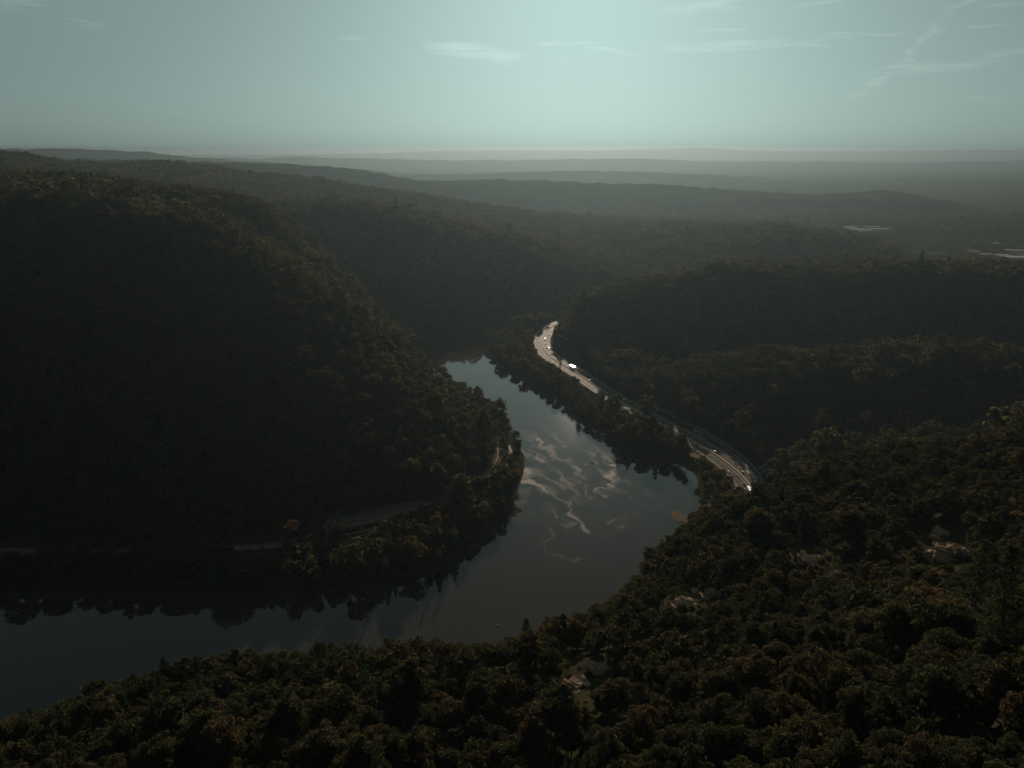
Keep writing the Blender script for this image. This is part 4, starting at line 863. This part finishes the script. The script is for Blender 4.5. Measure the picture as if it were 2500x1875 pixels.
RLAB = ['tumbled pale cliff rocks at the bottom centre, lowest of the cliff', 'small rock shelf just above the lowest cliff rocks', 'sunlit broken crag in the cliff wood right of the river', 'rock ledge up-slope of the sunlit broken crag', 'bare rock edge where the cliff meets the river view',
        'small rock step above the cliff edge near the gravel bar', 'grey rocks among trees at the bottom, right of the lowest cliff rocks', 'scattered boulders below the cliff wood', 'reddish sloping slabs in the middle of the right slope', 'small pale ledge left of the reddish slabs', 'low rocks down-slope of the reddish slabs',
        'large sunlit layered rock slab at the right', 'tilted rock fin just left of the large layered slab', 'dark overhanging boulder behind the large layered slab', 'half-buried rocks between trees on the lower right slope']
for k, (qx, qy, qz, a, b_) in enumerate(ROCK_XY):
    e = empty('rock_outcrop', (qx, qy, qz), 0); tag(e, RLAB[k], 'rock', 'rock outcrops on the near slope'); r = np.random.default_rng(900 + k); n = 9 if a < 10 else 14
    yaw = r.uniform(-.4, .1) - .35
    for j in range(n):
        lx = r.uniform(-.62, .62) * a * .8; ly = r.uniform(-.5, .5) * a * .62; gz = land_z(qx + lx, qy + ly) - qz
        o = child(BLOCKS[int(r.integers(0, 6))], 'slab', e, (lx, ly, gz + r.uniform(.2, 1.5)), ())if False else child(BLOCKS[int(r.integers(0, 6))], 'slab', e, (lx, ly, gz + r.uniform(.3, 2.2)))
        s = r.uniform(.55, 1.25) * (a / 8.5); o.scale = (s * 1.35, s * 1.1, s * r.uniform(.6, 1.0)); o.rotation_euler = (r.normal(.22, .12), r.normal(.12, .12), yaw + r.normal(0, .25))
BOUL = [('boulder where the white riffle breaks in midstream', 1447, 1131, 1.5), ('low wet stone left of the midstream boulder', 1436, 1137, 1.3), ('low wet stone below the midstream boulder', 1446, 1141, 1.0), ('flat stone at the tail of the bright shoal', 1479, 1187, 1.7), ('stone at the right end of the shoal tail', 1489, 1187, 1.0),
        ('lone stone near the left bank above the riffles', 1282, 1051, 1.2), ('tiny stone between the two riffle fans', 1440, 1196, .9), ('lone stone far below the shoal in calm water', 1500, 1257, 1.0), ('small stone off the tip of the gravel bar', 1660, 1235, 1.0)]
for k, (lab, u, v, s) in enumerate(BOUL):
    p = G(u, v, 0); o = link_mesh('river_stone', BLOCKS[5 if k % 2 else 1]); o.location = (p[0], p[1], .05); o.scale = (s * .8, s * .7, s * .45); o.rotation_euler = (0.1, .05, k * 1.1); tag(o, lab, 'stone', 'stones breaking the river surface')
# gravel bar: low mound with a pale raised edge
c = G(1657, 1264, 0); th = np.linspace(0, 2 * math.pi, 48, endpoint=False); rr_ = (6.6 + 1.0 * np.cos(th - .6) + .5 * np.cos(3 * th + 1)) ; rings = [(0, .34), (.35, .36), (.7, .30), (.9, .24), (1.0, -.25)]
V = []; F = []
for f_, z in rings: V += [(c[0] + f_ * r_ * math.cos(t) * .92, c[1] + f_ * r_ * math.sin(t) * 1.7, z + (.05 * math.sin(5 * t + 9 * f_) if f_ < 1 else 0)) for t, r_ in zip(th, rr_)]
n = 48
for i in range(len(rings) - 1): F += [(i * n + j, i * n + (j + 1) % n, (i + 1) * n + (j + 1) % n, (i + 1) * n + j)[::-1] for j in range(n)]
bar = mesh_obj('gravel_bar', V, F, SAND, smooth=True); tag(bar, 'small rounded brown gravel bar off the right bank', kind='structure')
V = []; F = []
for f_, z in ((.90, .18), (.95, .42), (1.0, .12)): V += [(c[0] + f_ * r_ * math.cos(t) * .92, c[1] + f_ * r_ * math.sin(t) * 1.7, z) for t, r_ in zip(th, rr_)]
for i in range(2): F += [(i * n + j, i * n + (j + 1) % n, (i + 1) * n + (j + 1) % n, (i + 1) * n + j)[::-1] for j in range(n)]
mesh_obj('pebble_rim', V, F, ROCK, bar)

# ------------------------------------------------------------------ canoe and paddlers
cpos = G(1218, 1528, 0); cdir = G(1228, 1533, 0) - G(1208, 1523, 0); cyaw = math.atan2(cdir[1], cdir[0])
cn = empty('canoe', (cpos[0], cpos[1], 0), cyaw); tag(cn, 'dark open canoe with three paddlers on the calm water near the bottom', 'canoe')
HULL = paint('canoe_hull', (.045, .05, .04), .4); secs = []
for i in range(13):
    f = i / 12 * 2 - 1; x = 2.9 * f; wv = .47 * (1 - abs(f) ** 2.4) + .015; dp = .34 + .16 * abs(f) ** 3
    secs.append([(x, wv * math.sin(a), .36 + .20 * abs(f) ** 3 - dp * math.cos(a) * (1 if abs(a) < 1.2 else 1)) for a in np.linspace(-1.45, 1.45, 9)])
V = [p for s in secs for p in s]; F = [(i * 9 + j, i * 9 + j + 1, (i + 1) * 9 + j + 1, (i + 1) * 9 + j) for i in range(12) for j in range(8)]
child(mk('hull', V, F, HULL), 'hull', cn); hu = cn.children[0]; sm = hu.modifiers.new('shell', 'SOLIDIFY'); sm.thickness = .03
for s in (0, 8):
    V = []
    for i in range(13): x, y, z = secs[i][s]; V += [(x, y - .02, z - .01), (x, y + .02, z - .01), (x, y + .02, z + .03), (x, y - .02, z + .03)]
    F = [(i * 4 + j, i * 4 + (j + 1) % 4, (i + 1) * 4 + (j + 1) % 4, (i + 1) * 4 + j) for i in range(12) for j in range(4)]
    child(mk('gunwale', V, F, PAINTS['silver']), 'gunwale', cn)
SEATX = (-1.75, -.1, 1.6)
for x in SEATX: child(mk('seat', *boxV(x - .14, x + .14, -.36, .36, .16, .2), BARK), 'seat', cn)
SKIN = rough_mat('skin', [(0.3, (.30, .18, .12)), (0.7, (.38, .24, .17))], 6, .6)
def person(x, shirt, label, k):
    me = bpy.data.meshes.new('person'); o = bpy.data.objects.new('person', me); COL.objects.link(o)
    J = [((0, 0, .22), .15), ((0, 0, .42), .13), ((.02, 0, .62), .17), ((.03, 0, .74), .07), ((.04, 0, .84), .10), ((.05, 0, .94), .085)]
    E = [(0, 1), (1, 2), (2, 3), (3, 4), (4, 5)]; rad = [j[1] for j in J]; pts = [j[0] for j in J]
    def chain(start, ps, rs):
        prev = start
        for p, r_ in zip(ps, rs): pts.append(p); rad.append(r_); E.append((prev, len(pts) - 1)); prev = len(pts) - 1
    for s in (-1, 1):
        chain(0, [(.24, .12 * s, .27), (.46, .13 * s, .40), (.60, .13 * s, .14), (.72, .13 * s, .12)], [.085, .065, .05, .035])
        chain(2, [(.02, .21 * s, .64), (.14, .27 * s, .44 + .05 * s), (.34, .20 * s, .50 + .12 * s), (.42, .18 * s, .52 + .14 * s)], [.065, .05, .04, .03])
    me.from_pydata(pts, E, []); me.materials.append(SKIN); me.materials.append(shirt)
    bm = bmesh.new(); bm.from_mesh(me); bm.to_mesh(me); bm.free()
    sk = o.modifiers.new('skin', 'SKIN'); sd = o.modifiers.new('smooth', 'SUBSURF'); sd.levels = sd.render_levels = 1
    for v, r_ in zip(me.skin_vertices[0].data, rad): v.radius = (r_, r_); v.use_root = False
    me.skin_vertices[0].data[0].use_root = True
    dg = bpy.context.evaluated_depsgraph_get(); ev = o.evaluated_get(dg); nm = bpy.data.meshes.new_from_object(ev)
    o.modifiers.clear(); o.data = nm; nm.name = 'person'
    if len(nm.materials) < 2: nm.materials.clear(); nm.materials.append(SKIN); nm.materials.append(shirt)
    for p in nm.polygons:
        c = p.center; p.material_index = 1 if (c.z < .72 and abs(c.y) < .30 and c.x < .5) else 0; p.use_smooth = True
    m = Matrix.Translation((cpos[0], cpos[1], 0)) @ Matrix.Rotation(cyaw, 4, 'Z') @ Matrix.Translation((x, 0, 0)); o.matrix_world = m
    tag(o, label, 'person', 'paddlers in the canoe')
    pd = link_mesh('paddle', mk('paddle', *join_list([boxV(-.018, .018, -.018, .018, -.55, .75), boxV(-.02, .02, -.09, .09, -1.05, -.55)]), BARK)); sgn = 1 if k % 2 else -1
    pd.matrix_world = m @ Matrix.Translation((.42, .38 * sgn, .55)) @ Matrix.Rotation(.45 * sgn, 4, 'X'); tag(pd, 'wooden paddle held by the ' + ('bow', 'middle', 'stern')[k] + ' paddler of the canoe', 'paddle', 'canoe paddles')
def join_list(parts):
    V = []; F = []
    for v, f in parts: o_ = len(V); V += v; F += [tuple(i + o_ for i in q) for q in f]
    return V, F
for k, (x, shc, lab) in enumerate([(1.6, (.03, .03, .035), 'person in dark clothes paddling at the bow of the canoe'), (-.1, (.10, .09, .09), 'person in grey clothes seated in the middle of the canoe'), (-1.75, (.42, .41, .39), 'person in a pale shirt paddling at the stern of the canoe')]):
    person(x, paint('cloth_%d' % k, shc, .9), lab, k)

# ------------------------------------------------------------------ valley town
ROOFW = rough_mat('pale_roof', [(0.3, (.17, .165, .155)), (0.7, (.26, .25, .235))], .05, .8, spec=0.0, coord='World'); WALLM = rough_mat('building_wall', [(0.3, (.20, .19, .175)), (0.7, (.30, .285, .26))], .1, .9, spec=0.0, coord='World'); ROOFD = rough_mat('shingle_roof', [(0.3, (.10, .09, .085)), (0.7, (.17, .15, .14))], .2, .8, coord='World')
def building(u, v, L_, W_, Hh, rz, label, pitched=False, pale=True, cat='building', name='warehouse'):
    p = G(u, v, 12); z = land_z(p[0], p[1]) + 1.0; e = empty(name, (p[0], p[1], z), rz); tag(e, label, cat, 'buildings of the valley town')
    child(mk('wall', *boxV(-L_ / 2, L_ / 2, -W_ / 2, W_ / 2, -2, Hh), WALLM), 'wall', e); ov = .5
    if pitched: V, F = side_prism([(-W_ / 2 - ov, Hh), (W_ / 2 + ov, Hh), (0, Hh + W_ * .32)], L_ + 1); V = [(y, x, zz) for x, y, zz in V]; F = [f[::-1] for f in F]
    else: V, F = boxV(-L_ / 2 - ov, L_ / 2 + ov, -W_ / 2 - ov, W_ / 2 + ov, Hh, Hh + .6)
    rf_ = child(mk('roof', V, F, ROOFW if pale else ROOFD), 'roof', e)
    if pitched: child(mk('chimney', *boxV(-.5, .5, -.5, .5, Hh, Hh + W_ * .32 + 1.2), WALLM), 'chimney', rf_, (L_ * .25, W_ * .12, 0))
    nwin = max(2, int(L_ / 9)); wm = mk('window', *boxV(-.9, .9, -.12, .12, 0, 1.6), GLASS)
    for k in range(nwin): child(wm, 'window', e, ((k + .5) / nwin * L_ - L_ / 2, -W_ / 2 - .05, Hh * .45))
    child(mk('door', *boxV(-1.6, 1.6, -.1, .1, 0, 3.0), ROOFD), 'door', e, (L_ * .3, -W_ / 2 - .08, 0))
for a in [(2490, 629, 95, 38, 8, -.12, 'long white-roofed warehouse cut off by the right edge'), (2446, 623, 42, 26, 7, -.1, 'white-roofed shed left of the long warehouse'), (2406, 620, 34, 16, 6, -.1, 'small pale shed beside the field near the right edge'), (2430, 597, 16, 14, 7, .2, 'single white building below the far road'),
          (2480, 613, 60, 20, 6, -.15, 'pale low building behind the long warehouse'), (2090, 563, 70, 30, 9, 0, 'leftmost white shed of the far cluster under the blue ridge'), (2112, 566, 60, 24, 8, .1, 'middle shed of the far cluster under the blue ridge'), (2146, 562, 80, 26, 9, 0, 'longest bright shed of the far cluster under the blue ridge'),
          (2074, 558, 50, 26, 9, .1, 'hindmost shed of the far cluster under the blue ridge'), (1972, 563, 50, 18, 8, 0, 'lone pale shed at the foot of the ridge left of the cluster'), (2128, 556, 60, 22, 8, .05, 'pale shed behind the far cluster under the blue ridge')]: building(*a)
for a in [(2273, 632, 13, 10, 6, .4, 'white-walled house with a pitched roof nearest the wooded hill'), (2231, 629, 12, 9, 5, .1, 'small house at the left end of the valley lots'), (2365, 646, 14, 10, 6, .3, 'house among trees above the wooded hill crest'), (2345, 660, 14, 9, 5, -.2, 'low house just above the hill crest at the right'), (2300, 648, 12, 9, 5, .6, 'house between the lots and the hill crest')]: building(*a, pitched=True, name='house', cat='house')
for u, v, L_, lab in [(1405, 434, 160, 'left of three far white sheds beyond the blue ridge'), (1425, 433, 200, 'middle of three far white sheds beyond the blue ridge'), (1448, 434, 140, 'right of three far white sheds beyond the blue ridge')]: building(u, v, L_, 60, 14, 0, lab)

# ------------------------------------------------------------------ air
hm = bpy.data.materials.new('haze_air'); hm.use_nodes = True; ht = hm.node_tree; ht.nodes.clear()
ho = ht.nodes.new('ShaderNodeOutputMaterial'); hv = ht.nodes.new('ShaderNodeVolumePrincipled')
hv.inputs['Color'].default_value = (0.106, 0.148, 0.170, 1); hv.inputs['Density'].default_value = 8e-5; hv.inputs['Anisotropy'].default_value = 0.63
ht.links.new(hv.outputs[0], ho.inputs['Volume'])
hx0, hx1, hy0, hy1, hz0, hz1 = -33000, 33000, -28000, 31000, -12, 326
hb = [(x, y, z) for z in (hz0, hz1) for y in (hy0, hy1) for x in (hx0, hx1)]
haze = mesh_obj('haze', hb, [(0, 2, 3, 1), (4, 5, 7, 6), (0, 1, 5, 4), (2, 6, 7, 3), (0, 4, 6, 2), (1, 3, 7, 5)], hm)
tag(haze, 'thin pale evening haze filling the whole valley', kind='stuff')
